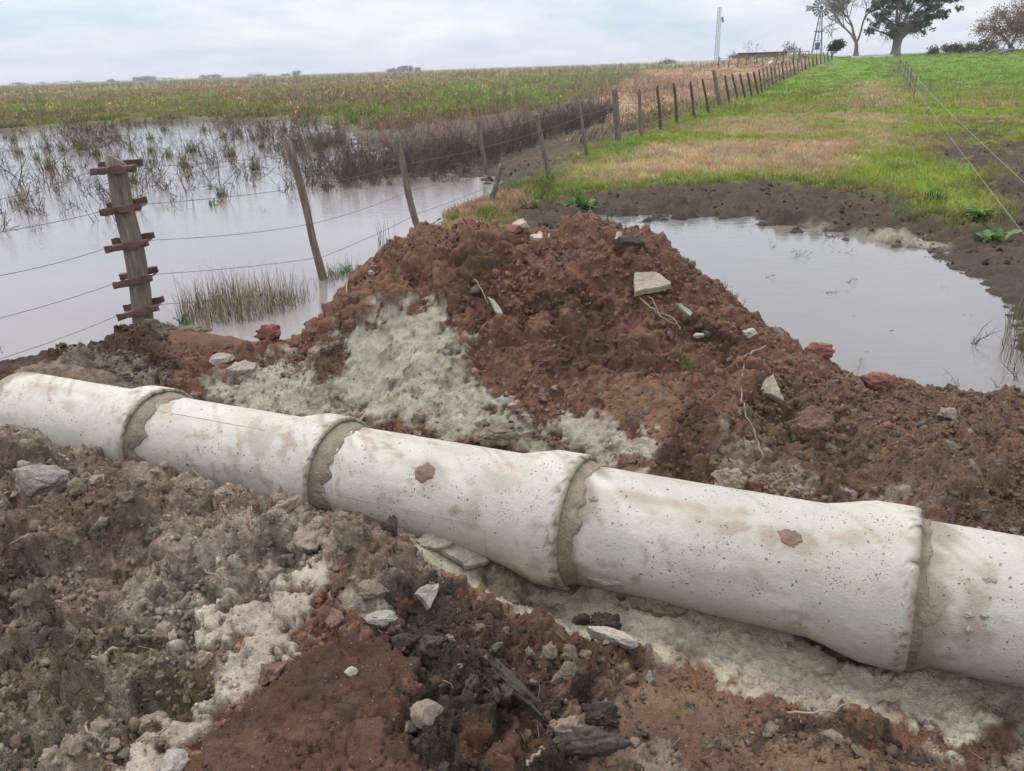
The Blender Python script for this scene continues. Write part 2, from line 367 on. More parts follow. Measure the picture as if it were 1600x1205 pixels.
def mat_tinted(name, trans=0.25, rough=.6, var=.5):
    """plants: tint from the instance (or vertices), a little light through the blade"""
    k = NT(name); a = k.attr('tint', 'INSTANCER').outputs['Color']; g = k.attr('col').outputs['Color']
    c = k.mix(1.0, a, g, 'MULTIPLY')
    n = k.noise(k.pos(), 3.0, 3, .6); hsv = k.n('ShaderNodeHueSaturation'); k.l(c, hsv.inputs['Color'])
    k.l(k.math('ADD', k.math('MULTIPLY', n, var), 1 - var / 2), hsv.inputs['Value'])
    k.fin(hsv.outputs[0], rough, None, .25)
    if trans:
        tr = k.n('ShaderNodeBsdfTranslucent'); k.l(hsv.outputs[0], tr.inputs['Color'])
        ms = k.n('ShaderNodeMixShader'); ms.inputs[0].default_value = trans
        k.l(k.b.outputs[0], ms.inputs[1]); k.l(tr.outputs[0], ms.inputs[2]); k.l(ms.outputs[0], k.out.inputs[0])
    return k.m
def mat_leaf(name, c0, c1, trans=.25, rough=.5, scale=3):
    k = NT(name); oi = k.n('ShaderNodeObjectInfo').outputs['Random']
    n = k.noise(k.pos(), scale, 3, .6); f = k.math('ADD', k.math('MULTIPLY', n, .8), k.math('MULTIPLY', oi, .3))
    c = k.mix(k.ramp(f, [(.35, 0), (.8, 1)]), c0, c1); k.fin(c, rough, None, .3)
    tr = k.n('ShaderNodeBsdfTranslucent'); k.l(c, tr.inputs['Color'])
    ms = k.n('ShaderNodeMixShader'); ms.inputs[0].default_value = trans
    k.l(k.b.outputs[0], ms.inputs[1]); k.l(tr.outputs[0], ms.inputs[2]); k.l(ms.outputs[0], k.out.inputs[0])
    return k.m

M = dict(
    ground=mat_ground(), clod=mat_clod(), concrete=mat_concrete(),
    flood=mat_water('floodwater', (.25, .214, .195)), puddle=mat_water('puddle_water', (.185, .168, .152)),
    mortar=mat_simple('mortar', (.15, .12, .083), (.27, .225, .165), 14, .9, bump=.8, bd=.01),
    seam=mat_simple('seam_concrete', (.30, .27, .225), (.46, .43, .38), 25, .9, bump=.4),
    mud=mat_simple('mud_splat', (.16, .105, .075), (.25, .175, .13), 30, .95, bump=.9, bd=.006),
    greymud=mat_simple('grey_mud', (.27, .245, .2), (.36, .335, .28), 30, .95, bump=.9, bd=.006),
    post=mat_simple('weathered_post', (.10, .077, .06), (.25, .2, .155), 7, .9, (6, 6, .7), .8, .006),
    darkpost=mat_simple('dark_post', (.05, .038, .032), (.12, .09, .075), 7, .9, (6, 6, .7), .8, .006),
    rust=mat_simple('rusty_iron', (.065, .038, .030), (.155, .098, .078), 16, .8, bump=.6, bd=.004, spec=.3),
    wire=mat_simple('wire', (.10, .085, .075), (.2, .18, .165), 30, .6, bump=0, metal=.3),
    whitewire=mat_simple('white_wire', (.36, .34, .3), (.5, .48, .43), 20, .6, bump=0),
    shard=mat_lump('broken_concrete', (.23, .195, .15), (.43, .385, .32), 18, .9, .006),
    shardbrown=mat_lump('soiled_concrete', (.24, .18, .13), (.42, .36, .29), 16, .92, .005),
    brick=mat_lump('brick_rubble', (.13, .055, .042), (.26, .115, .085), 22, .9, .006),
    redclod=mat_lump('red_clod', (.095, .056, .042), (.20, .125, .095), 17, .95, .012),
    darkclod=mat_lump('dark_clod', (.035, .027, .022), (.095, .072, .058), 17, .85, .012),
    greyclod=mat_lump('grey_clod', (.17, .13, .10), (.31, .25, .195), 18, .95, .010),
    paleclod=mat_lump('pale_clod', (.22, .185, .15), (.42, .37, .315), 18, .95, .008),
    oliveclod=mat_lump('olive_clod', (.10, .08, .056), (.21, .17, .125), 18, .95, .012),
    root=mat_simple('dry_root', (.20, .15, .10), (.34, .27, .19), 20, .9, bump=.3),
    plant=mat_tinted('grass_blade', .25), stalk=mat_tinted('dry_stalk', .1, .8),
    dock=mat_leaf('dock_leaf', (.05, .115, .02), (.15, .26, .05), .3),
    rush=mat_tinted('rush_blade', .2),
    bark=mat_simple('bark', (.12, .095, .08), (.24, .2, .175), 1.5, .95, (1, 1, .4), .8, .05),
    twig=mat_simple('twigs', (.15, .125, .11), (.25, .21, .185), .8, .95, bump=0),
    crown=mat_leaf('dark_foliage', (.035, .055, .028), (.11, .135, .075), .15, .6, .5),
    greenshrub=mat_leaf('shrub_foliage', (.02, .045, .022), (.06, .105, .05), .15, .6, 1.0),
    orange=mat_leaf('rust_foliage', (.12, .075, .04), (.25, .155, .085), .15, .8, .6),
    scrub=mat_leaf('scrub_foliage', (.05, .055, .035), (.12, .115, .08), .1, .8, .6),
    farfol=mat_leaf('far_foliage', (.03, .045, .03), (.06, .075, .05), .1, .9, .1),
    galv=mat_simple('galvanised_steel', (.28, .3, .32), (.42, .44, .47), 3, .5, bump=.1, metal=.4),
    steel=mat_simple('dark_steel', (.10, .115, .14), (.2, .22, .25), 3, .6, bump=.1, metal=.3),
    blue=mat_simple('blue_paint', (.08, .14, .24), (.16, .24, .36), 3, .6, bump=.1),
    wall=mat_simple('tank_wall', (.16, .12, .09), (.28, .22, .17), 2, .9, bump=.4),
    white=mat_simple('white_plumage', (.7, .7, .68), (.82, .82, .8), 8, .8, bump=.1),
    pale=mat_simple('bleached_timber', (.42, .4, .36), (.6, .57, .52), 3, .9, bump=.3),
)

# ------------------------------------------------------------------ what covers the ground: colour, roughness, wetness, grass
SOIL = dict(red=(.235, .130, .086), deep=(.110, .064, .044), rust=(.155, .080, .050), dark=(.058, .043, .033), wet=(.056, .043, .033), brown=(.205, .135, .09), slab=(.088, .050, .037),
            grey=(.345, .28, .218), pale=(.45, .385, .305), clay=(.40, .362, .285), sand=(.53, .478, .36), olive=(.20, .155, .105), mauve=(.29, .222, .168))
# name, colour, outline on the surface, edge softness, ragged edge, relief, wetness, strength
NEAR_ZONES = [
  ('dark', [(-3.978,4.549),(-3.126,4.459),(-2.801,4.665),(-2.199,4.617),(-1.745,3.974),(-1.830,3.707),(-2.483,3.998),(-3.118,3.869)], .10, .10, 1.2, .2, .75),
  ('grey', [(-2.888,4.081),(-2.433,4.299),(-2.120,4.092),(-1.815,3.766),(-1.862,3.696),(-2.465,3.953)], .08, .1, 1.0, 0, .5),
  ('rust', [(-2.050,4.194),(-1.961,4.828),(-1.485,4.776),(-1.158,3.845),(-1.365,3.883),(-1.731,3.934)], .05, .06, .8, .2, .55),
  ('grey', [(-1.626,3.582),(-1.642,3.768),(-1.286,3.852),(-0.888,3.677),(-0.671,3.580),(-0.312,3.403),(-0.223,3.259),(-0.057,3.032),(0.491,2.698),(0.527,2.492),(0.447,2.420),(-0.115,2.860),(-0.702,3.164)], .07, .14, .7, .1, .85),
  ('clay', [(-0.760,3.634),(-0.537,3.538),(-0.306,3.405),(-0.270,3.308),(-0.311,3.268),(-0.217,3.230),(-0.282,3.196),(-0.461,3.233),(-0.552,3.206),(-0.708,3.231),(-0.910,3.329),(-1.041,3.527),(-0.872,3.543)], .05, .12, .28, .1, .95),
  ('clay', [(-1.544,3.656),(-1.627,3.719),(-1.347,3.812),(-1.092,3.710),(-0.861,3.451),(-0.906,3.297),(-1.268,3.471)], .05, .10, .45, .1, .85),
  ('clay', [(-0.111,3.092),(0.104,2.955),(0.335,2.850),(0.488,2.677),(0.538,2.491),(0.469,2.416),(0.357,2.604),(0.200,2.800),(-0.088,2.878),(-0.281,3.048)], .05, .12, .3, .1, .85),
  ('clay', [(-0.520,3.190),(-0.282,3.207),(-0.167,3.129),(-0.113,2.999),(-0.280,2.930),(-0.576,3.100)], .05, .13, .45, .1, .7),
  ('mauve', [(-1.054,3.501),(-0.859,3.435),(-0.741,3.247),(-0.801,3.220),(-0.972,3.312)], .04, .08, 1.1, .1, .6),
  ('brown', [(0.350,2.990),(0.535,2.974),(0.671,2.859),(0.556,2.522),(0.470,2.717),(0.338,2.878)], .07, .08, .3, .1, .55),
  ('deep', [(0.646,2.731),(0.806,2.790),(0.747,2.626),(0.625,2.454),(0.555,2.381),(0.491,2.414),(0.563,2.559)], .04, .06, .9, .3, .9),
  ('deep', [(-1.028,3.657),(-0.883,3.641),(-0.799,3.500),(-0.829,3.461),(-0.952,3.504)], .03, .05, .9, .3, .9),
  ('deep', [(0.074,3.441),(0.308,3.424),(0.470,3.312),(0.434,3.248),(0.243,3.345),(0.069,3.342)], .05, .08, 1.2, .3, .7),
  ('deep', [(0.770,3.245),(0.905,3.208),(1.029,3.131),(0.928,3.062),(0.778,3.137),(0.705,3.194)], .04, .06, 1.3, .3, .9),
  ('brown', [(0.698,2.520),(0.828,2.755),(1.097,3.069),(1.405,3.117),(2.010,3.581),(2.657,3.210),(1.845,2.074),(1.378,2.319),(1.031,2.427)], .12, .2, 1.1, .1, .75),
  ('grey', [(0.750,2.535),(0.967,2.616),(1.214,2.418),(1.464,2.311),(1.711,2.199),(1.845,2.074),(1.378,2.319),(0.917,2.435)], .06, .1, .8, .2, .6),
  ('dark', [(1.464,2.311),(1.795,2.353),(1.961,2.265),(1.833,2.053),(1.463,2.212)], .06, .1, .9, .3, .6),
  # trench bedding
  ('sand', [(-0.527,2.650),(-0.219,2.635),(0.123,2.452),(0.402,2.231),(0.768,2.182),(1.030,2.061),(1.234,1.951),(1.367,1.860),(1.646,1.722),(1.446,1.434),(1.347,1.562),(1.089,1.574),(0.922,1.639),(0.665,1.686),(0.536,1.836),(0.257,1.950),(-0.045,2.006),(-0.241,2.013),(-0.386,2.331)], .06, .12, .24, .05, .92),
  ('olive', [(-0.163,2.377),(-0.023,2.380),(0.110,2.244),(0.200,2.220),(0.168,2.114),(0.018,2.158),(-0.159,2.250)], .04, .07, .9, .2, .9),
  ('olive', [(0.464,1.965),(0.601,2.017),(0.564,1.870),(0.476,1.831)], .03, .06, .8, .2, .7),
  ('olive', [(0.886,2.060),(1.003,1.976),(1.122,1.826),(1.033,1.845),(0.915,1.956)], .02, .05, .9, .2, .8),
  ('grey', [(0.708,1.817),(0.913,1.792),(0.922,1.639),(0.681,1.626),(0.618,1.715)], .04, .08, .9, .1, .6),
  ('olive', [(1.240,1.721),(1.579,1.615),(1.310,1.267),(1.163,1.413),(1.321,1.550)], .05, .08, .7, .4, .75),
  # front spoil heap
  ('mauve', [(-3.641,3.664),(-2.590,3.871),(-2.103,3.391),(-1.639,3.370),(-1.105,3.069),(-0.765,2.915),(-0.411,2.538),(-0.227,1.862),(-0.327,1.661),(-0.591,1.793),(-0.717,1.704),(-0.846,1.548),(-0.967,1.302),(-1.542,1.179)], .06, .12, 1.25, .05, .9),
  ('deep', [(-1.580,2.077),(-1.603,2.336),(-1.381,2.379),(-1.157,2.068),(-1.252,1.964),(-1.423,1.929),(-1.472,1.802),(-1.672,1.832),(-1.728,2.047)], .05, .08, 1.3, .1, .55),
  ('grey', [(-1.298,1.894),(-1.096,1.950),(-0.944,2.027),(-0.799,2.152),(-0.553,1.975),(-0.524,1.826),(-0.738,1.788),(-0.791,1.647),(-0.978,1.678),(-1.195,1.774)], .06, .16, 1.15, 0, .8),
  ('olive', [(-1.758,1.688),(-1.262,1.729),(-1.012,1.722),(-0.817,1.616),(-0.726,1.487),(-0.818,1.380),(-1.009,1.361),(-1.225,1.347),(-1.452,1.247)], .06, .12, 1.4, .1, .8),
  ('olive', [(-1.201,1.710),(-1.104,1.773),(-0.917,1.709),(-0.938,1.616),(-1.112,1.586)], .03, .06, 1.3, .1, .6),
  ('dark', [(-1.755,1.964),(-1.506,1.979),(-1.376,1.825),(-1.420,1.701),(-1.580,1.681)], .05, .08, 1.3, .1, .5),
  ('pale', [(-0.873,1.800),(-0.674,1.835),(-0.533,1.773),(-0.535,1.685),(-0.588,1.602),(-0.636,1.522),(-0.743,1.438),(-0.799,1.289),(-0.912,1.245),(-0.889,1.442),(-0.798,1.557),(-0.753,1.638),(-0.898,1.706)], .05, .13, .36, 0, .85),
  ('brown', [(-0.553,1.975),(-0.494,2.455),(-0.308,1.956),(-0.312,1.830),(-0.445,1.782)], .04, .08, 1.0, .1, .6),
  ('dark', [(-0.553,1.688),(-0.371,1.748),(-0.246,1.881),(-0.080,1.845),(0.085,1.771),(0.382,1.964),(0.331,1.672),(0.129,1.434),(0.213,1.248),(-0.276,1.190),(-0.257,1.466),(-0.449,1.579)], .05, .12, 1.3, .3, .85),
  ('deep', [(-0.238,1.790),(-0.081,1.876),(0.137,1.978),(0.375,1.927),(0.461,1.763),(0.337,1.705),(0.058,1.586),(-0.092,1.638)], .04, .10, 1.0, .1, .7),
  ('slab', [(-0.564,1.570),(-0.474,1.630),(-0.353,1.602),(-0.263,1.526),(-0.271,1.448),(-0.328,1.402),(-0.259,1.308),(-0.222,1.190),(-0.734,1.229),(-0.782,1.409),(-0.676,1.486)], .015, .05, .42, .15, .95),
  ('rust', [(-0.736,1.368),(-0.551,1.369),(-0.376,1.315),(-0.255,1.254),(-0.249,1.190),(-0.689,1.224)], .05, .08, .4, .1, .35),
  ('rust', [(-0.116,1.345),(0.051,1.453),(0.060,1.329),(-0.058,1.258),(-0.143,1.273)], .03, .05, .8, .1, .6),
  ('brown', [(0.268,1.745),(0.500,1.768),(0.608,1.623),(0.839,1.574),(0.981,1.438),(0.914,1.262),(0.222,1.215),(0.123,1.369)], .06, .12, .8, .15, .9),
  ('deep', [(0.315,1.581),(0.491,1.583),(0.577,1.420),(0.543,1.233),(0.252,1.219)], .06, .10, .7, .15, .5),
  ('dark', [(0.599,1.593),(0.857,1.616),(1.029,1.597),(1.044,1.493),(0.804,1.493),(0.606,1.508)], .03, .07, 1.2, .2, .7),
  ('pale', [(-0.506,1.720),(-0.421,1.729),(-0.330,1.685),(-0.313,1.615),(-0.406,1.624),(-0.479,1.659)], .02, .04, .9, 0, .8),
  ('grey', [(0.289,1.435),(0.381,1.483),(0.383,1.354),(0.280,1.296)], .03, .05, .9, .1, .5),
]
MUD = [(-0.180,3.841),(0.067,8.500),(0.467,9.461),(1.712,9.982),(2.954,10.064),(3.899,9.350),(4.296,8.570),(4.220,7.253),(4.749,7.645),(6.732,12.069),(9.670,16.805),(12.123,16.678),(5.373,5.702),(2.116,1.910),(1.375,3.043),(0.313,3.472)]
FIELDMUD = [(-3.276,14.175),(-3.682,20.545),(-1.683,25.001),(1.628,31.891),(5.148,37.577),(6.452,31.065),(2.628,16.649),(1.410,13.803),(0.624,11.599),(-0.124,10.560),(-0.744,10.152),(-1.681,10.922)]
TANS = [[(0.416,10.057),(1.075,11.925),(1.910,13.819),(2.933,14.512),(4.286,14.785),(6.138,14.129),(5.153,11.346),(4.064,9.969),(2.879,10.398),(1.531,9.856)], [(17.160,41.150),(19.989,42.064),(8.241,16.558),(7.023,14.697),(7.024,16.235)], [(4.904,20.398),(7.197,23.157),(7.481,19.119),(6.314,15.741),(3.974,15.926)]]
BANKTAN = [(9.651,65.053),(22.351,127.635),(51.013,215.600),(17.732,58.003),(21.869,55.959),(18.844,53.339),(13.712,44.537),(9.083,34.649),(5.095,24.451),(2.769,20.109),(4.636,38.185)]
GREENSTRIP = [(-7.123,63.937),(-3.084,120.368),(15.485,171.666),(136.338,639.264),(51.985,231.015),(21.946,131.106),(6.403,46.777),(1.819,35.575),(-2.288,34.590)]
PALEPATCH = [(3.029,7.124),(3.262,7.193),(3.522,6.924),(3.743,6.571),(3.704,6.391),(3.472,6.568),(3.170,6.762)]
FOAM2 = [(2.893,7.583),(3.157,7.461),(3.165,7.294),(2.925,7.323)]
def ground_cover(x, y, z, sd, sp):
    """-> colour (N,3), relief, wetness, grass amount, dry share"""
    n = len(x); c = np.zeros((n, 3)); c[:] = SOIL['brown']
    fx = fence_x(y); lat = x - fx; far = sstep(9, 14, y)
    n1 = fbm2(x * .5, y * .5, 4, 21); n2 = fbm2(x * .13, y * .09, 4, 33); n3 = fbm2(x * 2.2, y * 2.2, 3, 41)
    wob = .25 * n3 * np.clip(y / 9, .3, 2.5) + .3 * n1 * np.clip(y / 9, .3, 2.0)
    green = np.array((.155, .205, .034)); lush = np.array((.122, .195, .034)); tan = np.array((.37, .285, .175)); olive = np.array((.155, .15, .052))
    mudc = np.array((.098, .073, .054)); dead = np.array((.20, .155, .12))
    lane = green + (olive - green) * sstep(-.1, .5, n1 + n3 * .3)[:, None] * .75
    lane = lane + (lush - lane) * (sstep(24, 40, y) * .75)[:, None]
    dry = .25 * sstep(0, .6, n1 + .4 * n3) * (1 - sstep(28, 45, y))
    for t, p in zip((1, .8, .6), TANS): dry = np.maximum(dry, t * sstep(-.5, .7, (poly_sd(x, y, p) + wob * 2) / np.clip(y / 12, .5, 3)))
    lane = lane + (tan * .8 - lane) * dry[:, None] * .8
    c = lane; grass = np.ones(n)
    # left of the fence: wet stubble field
    fld = olive * 1.1 + (green * 1.0 - olive) * sstep(-.1, .35, n2 + .3 * n1)[:, None]
    fld = fld + (dead - fld) * (sstep(.0, .5, -n2 + .3 * n3) * .55)[:, None]
    fld = fld + (tan * .75 - fld) * (.45 * sstep(45, 130, y))[:, None]
    gs = sstep(-2, 3, poly_sd(x, y, GREENSTRIP) + 2 * n1); fld = fld + (lush * 1.3 - fld) * (gs * .85)[:, None]
    left = sstep(.35, -.35, lat + .3 * n3)
    c = c + (fld - c) * left[:, None]
    fm = sstep(-.8, .8, poly_sd(x, y, FIELDMUD) + wob * 2); c = c + (mudc * 1.25 - c) * fm[:, None]; grass *= 1 - fm
    bt = sstep(-1.2, 1.2, poly_sd(x, y, BANKTAN) + wob * 2); c = c + (np.array((.31, .235, .155)) - c) * bt[:, None]; dry = np.maximum(dry, bt)
    # trampled mud round the puddle
    mu = sstep(-.35, .35, poly_sd(x, y, MUD) + wob * 1.4); mu = mu * (1 - sstep(9.5, 12, y) * sstep(.15, -.25, n3 + .5 * n1) * .85); c = c + (mudc - c) * mu[:, None]; grass *= 1 - mu
    wetl = np.maximum(sstep(-.9, .1, sd / np.clip(y / 8, .6, 2.5)), sstep(-.5, .2, sp))
    c = c + (np.array(SOIL['wet']) - c) * (wetl * .9)[:, None]
    pp = np.maximum(sstep(-.12, .12, poly_sd(x, y, PALEPATCH) + .5 * wob), sstep(-.1, .1, poly_sd(x, y, FOAM2) + .5 * wob)); c = c + (np.array((.40, .35, .26)) - c) * (pp * .9)[:, None]
    grass *= 1 - sstep(.1, .6, wetl)
    relief = .25 + .75 * np.maximum(mu, np.maximum(fm, wetl)); wet = np.clip(wetl * .6 + .12 * mu + .1 * fm, 0, 1)
    return c, relief, wet, grass * (1 - sstep(.02, -.02, z)), dry
def near_cover(x, y, z_, onheap, c, relief, wet):
    """spoil heaps and trench"""
    xs, ys = x + .35 * z_, y + .9 * z_
    n3 = fbm2(xs * 6, ys * 6, 4, 61); n2 = fbm2(xs * 2.3, ys * 2.3, 3, 77); n4 = fbm2(xs * 17, ys * 17, 3, 83); n5 = fbm2(xs * 48, ys * 48, 3, 87)
    h = np.maximum(sstep(.15, .75, onheap + .25 * n3), sstep(5.0, 4.7, y + .25 * n3) * sstep(.4, -.4, x + .9))
    b = np.array(SOIL['red']) + (np.array(SOIL['deep']) - np.array(SOIL['red'])) * sstep(-.1, .55, n2 + .4 * n3)[:, None] * .7
    b = b + (np.array(SOIL['grey']) - b) * (sstep(.25, .7, n3 + .3 * n4) * .25)[:, None]
    c = c + (b - c) * h[:, None]; relief = relief + (1.0 - relief) * h; wet = wet * (1 - .8 * h)
    for nm, poly, soft, rag, rel, wt, st in NEAR_ZONES:
        m = sstep(-soft * .55, soft * .55, poly_sd(x, y, poly) + rag * (n3 * .7 + n4 * .75 + n5 * .45)) * st * h
        z = np.array(SOIL[nm]) * (1 + .26 * n4 + .16 * n3 + .2 * n5)[:, None]
        if nm in ('grey', 'mauve', 'olive'):
            dust = sstep(.02, .42, n4 * .6 + n5 * .6 + n3 * .35); z = z + (np.array(SOIL['pale']) - z) * (dust * (.75 if nm != 'olive' else .3))[:, None]; z = z * (1 - .3 * sstep(.05, .5, -n4 - .4 * n5))[:, None]
        c = c + (z - c) * m[:, None]; relief = relief + (rel - relief) * m; wet = wet + (wt - wet) * m
    return c, relief, wet

def clods3(P, cell, seed, fill=.75):
    """height of rounded lumps from jittered spheres along the surface"""
    q = P / cell; b = np.floor(q); out = np.zeros(len(P))
    for i in (-1, 0, 1):
        for j in (-1, 0, 1):
            for k in (-1, 0, 1):
                ci, cj, ck = b[:, 0] + i, b[:, 1] + j, b[:, 2] + k; s = np.full(len(P), seed)
                u = h01(ci, cj, ck, s); r = np.where(u < fill, .25 + .5 * h01(cj, ck, ci, s + 1), 0)
                dx = ci + h01(ci, cj, ck, s + 2) - q[:, 0]; dy = cj + h01(ci, cj, ck, s + 3) - q[:, 1]; dz = ck + h01(ci, cj, ck, s + 4) - q[:, 2]
                out = np.maximum(out, np.sqrt(np.maximum(r * r - dx * dx - dy * dy - dz * dz * .6, 0)))
    return out * cell

# ------------------------------------------------------------------ ground, heaps: one fine surface, cut into ground and two spoil heaps
NC = 760
y_near = np.exp(np.r_[np.arange(math.log(.72), math.log(2.4), .0044), np.arange(math.log(2.4), math.log(4.3), .0021), np.arange(math.log(4.3), math.log(6.2), .0044)]); y_mid = np.exp(np.arange(math.log(6.2), math.log(20), .0058)); y_far = np.exp(np.linspace(math.log(20.1), math.log(5200), 175))
YS = np.r_[y_near, y_mid, y_far]; US = np.linspace(-.84, .84, NC)
Yg, Ug = np.meshgrid(YS, US, indexing='ij'); Xg = Ug * (Yg + .8)
gx, gy = Xg.ravel(), Yg.ravel()
gz, gheap, gsd, gsp = base_z(gx, gy)
gc, grel, gwet, ggrass, gdry = ground_cover(gx, gy, gz, gsd, gsp)
nn = gy < 6.0
ggrass[gy < 5.2] = 0
gc[nn], grel[nn], gwet[nn] = near_cover(gx[nn], gy[nn], gz[nn], gheap[nn], gc[nn], grel[nn], gwet[nn])
P0 = np.stack([gx, gy, gz], 1).reshape(len(YS), NC, 3)
def grid_normals(P):
    n = np.cross(np.gradient(P, axis=1), np.gradient(P, axis=0)); n /= np.linalg.norm(n, axis=2)[..., None] + 1e-15
    return n
NRM = grid_normals(P0).reshape(-1, 3); PB = P0.reshape(-1, 3).copy()
disp = np.zeros(len(PB))
idx = np.where(gy < 6.2)[0]; p = PB[idx]; rl = grel[idx]; hp = gheap[idx]
big = fbm2(p[:, 0] * 2.6 + p[:, 2], p[:, 1] * 2.6 - p[:, 2], 4, 101); med = fbm2(p[:, 0] * 9 + 3 * p[:, 2], p[:, 1] * 9 - 2 * p[:, 2], 4, 107); fin = fbm2(p[:, 0] * 36 + 9 * p[:, 2], p[:, 1] * 36 - 7 * p[:, 2], 3, 111)
q = p.copy(); q += .035 * np.stack([med, np.roll(med, 999), big], 1)
pit = -.010 * np.maximum(1 - 5 * np.abs(fin), 0) - .016 * np.maximum(1 - 4 * np.abs(med), 0)
lump = .55 * clods3(q, .20, 1, .45) + .65 * clods3(q, .095, 2, .6) + .75 * clods3(q, .048, 3, .7) + .85 * clods3(q, .024, 4, .75) + .7 * clods3(q, .013, 7, .7)
crk = np.abs(fbm2(p[:, 0] * 7 + p[:, 2] * 5, p[:, 1] * 7 - p[:, 2] * 3, 4, 131)); crack = -.012 * sstep(.04, .0, crk) * sstep(-.1, .3, big)
relp = np.clip(rl, 0, 1.5)
# broken blocks of clay: two sizes of tilted chunks with open gaps between them
wx, wy = p[:, 0] + .035 * med + .012 * fin, p[:, 1] + .8 * p[:, 2] + .035 * np.roll(med, 555) + .012 * np.roll(fin, 333)
chunk = np.zeros(len(p))
for cell, sd_, am in ((.19, 21, 1.0), (.085, 22, .9), (.045, 23, .7)):
    e_, i_, t_ = voro_edge(wx + 3 * sd_, wy, cell, sd_); pick_ = sstep(.30, .55, i_)
    chunk += am * pick_ * (cell * .36 * (i_ - .35) + .8 * t_) * sstep(0, .38, e_) - am * .15 * cell * sstep(.2, 0, e_) * pick_
chunk *= sstep(-.5, .15, fbm2(p[:, 0] * 1.9 + 7, p[:, 1] * 1.9 + p[:, 2], 3, 141))
ve, vid, _t = voro_edge(p[:, 0] + .03 * med + .022 * fin, p[:, 1] + .03 * np.roll(med, 777) + p[:, 2] + .02 * np.roll(fin, 99), .105, 5)
crack = (-.012 * sstep(.045, .0, ve) * sstep(-.1, .25, big + med) + .007 * (vid - .5) + .25 * _t) * sstep(.75, .4, relp)
BUMPS = [((-1.273,2.138), 0.195, .070), ((-1.443,2.033), 0.236, .060), ((-1.821,2.540), 0.212, .060), ((-0.970,2.046), 0.219, .035), ((-0.991,1.620), 0.144, .035), ((-1.169,1.567), 0.182, .045), ((-0.447,1.852), 0.165, .035), ((-0.188,1.585), 0.148, .03), ((0.193,1.580), 0.205, .03), ((-1.324,1.715), 0.176, .04), ((-0.761,2.021), 0.157, .03)]
lumps_ = np.zeros(len(p))
for (bx_, by_), bw_, bh_ in BUMPS:
    dd_ = np.hypot(p[:, 0] - bx_, (p[:, 1] - by_) * 1.15) / (bw_ * .62) * (1 + .45 * med + .5 * big); lumps_ = np.maximum(lumps_, bh_ * sstep(1.0, .55, dd_) * (.8 + .35 * np.clip(1 - dd_, 0, 1)))
disp[idx] = lumps_ + hp * (.045 * big * (.35 + .65 * relp) + .024 * med * (.10 + .90 * relp) + .008 * fin * (.5 + relp) + pit * relp + .52 * lump * relp ** 1.4 + .72 * chunk * sstep(.3, 1.0, relp) - .034 * relp + crack) \
    + (1 - hp) * relp * (.018 * med + .010 * fin + .25 * lump) * np.where(gsd[idx] > .2, .3, 1)
idm = np.where((gy >= 6.2) & (gy < 24))[0]; p = PB[idm]
med = fbm2(p[:, 0] * 3.2, p[:, 1] * 3.2, 4, 107); hoof = fbm2(p[:, 0] * 7.5, p[:, 1] * 7.5, 3, 207)
lm = clods3(np.c_[p[:, :2], p[:, 2] * 0], .16, 5, .6) + .8 * clods3(np.c_[p[:, :2], p[:, 2] * 0], .08, 6, .6)
fade = 1 - .6 * sstep(14, 24, gy[idm])
disp[idm] = fade * np.where(gsd[idm] > .4, .35, 1.0) * (grel[idm] * (.03 * med + .05 * hoof + .55 * lm - .035) + .015 * med + .07 * np.maximum(hoof + .3 * med - .1, 0) * sstep(.9, .1, np.abs(gsp[idm] - .1)))
# keep the mud round the water low so the shore breaks up in the relief
PD = PB + NRM * disp[:, None]
# flatten beyond
Q = PD.reshape(len(YS), NC, 3)
attr_grit = np.where((gheap > .4) & (gy < 6), np.clip(grel, .8, 1.2), np.clip(grel, .1, 1.2))
nr = len(YS)
ii, jj = np.meshgrid(np.arange(nr - 1), np.arange(NC - 1), indexing='ij')
quads = np.stack([ii * NC + jj, ii * NC + jj + 1, (ii + 1) * NC + jj + 1, (ii + 1) * NC + jj], -1).reshape(-1, 4)
qc = PB[quads].mean(1); qh = gheap[quads].mean(1)
PAX = np.array([(-1.667, 3.337), (2.139, 1.423)])                       # pipe axis seen from above
def axis_y(x): return PAX[0, 1] + (x - PAX[0, 0]) * (PAX[1, 1] - PAX[0, 1]) / (PAX[1, 0] - PAX[0, 0])
FRONT = [(-6.792,4.473),(-3.572,3.581),(-2.783,3.783),(-1.856,2.762),(-1.610,2.550),(-1.291,2.608),(-1.031,2.808),(-0.584,2.181),(-0.496,2.465),(-0.401,2.452),(-0.241,2.013),(-0.045,2.006),(0.255,1.940),(0.534,1.829),(0.663,1.680),(0.919,1.633),(1.086,1.568),(1.344,1.557),(1.424,1.406),(1.119,0.752),(-2.168,0.765)]
fsd = poly_sd(qc[:, 0], qc[:, 1], FRONT) + .04 * fbm2(qc[:, 0] * 8, qc[:, 1] * 8, 3, 301)
is_front = (fsd > 0) & (qc[:, 1] < 5)
is_back = (~is_front) & (qc[:, 1] > axis_y(qc[:, 0]) + .02) & (qh > .55) & (qc[:, 1] < 5.6)
is_near = (~is_front) & (~is_back) & (qc[:, 1] < 6.2)
def cut(name, sel):
    f = quads[sel]; used, inv = np.unique(f.ravel(), return_inverse=True)
    me = mesh_np(name, PD[used], inv.reshape(-1, 4), True, M['ground'], dict(col=gc[used], wet=gwet[used], grit=attr_grit[used]))
    return link(name, me)
tag(cut('soil_heap', is_back), 'long reddish brown heap of dug soil behind the concrete pipes', 'soil heap', 'heaps of dug soil beside the pipe trench')
tag(cut('soil_heap', is_front), 'low crumbly grey and brown spoil heap in front of the pipes', 'soil heap', 'heaps of dug soil beside the pipe trench')
tag(cut('ground', ~(is_front | is_back)), kind='structure')
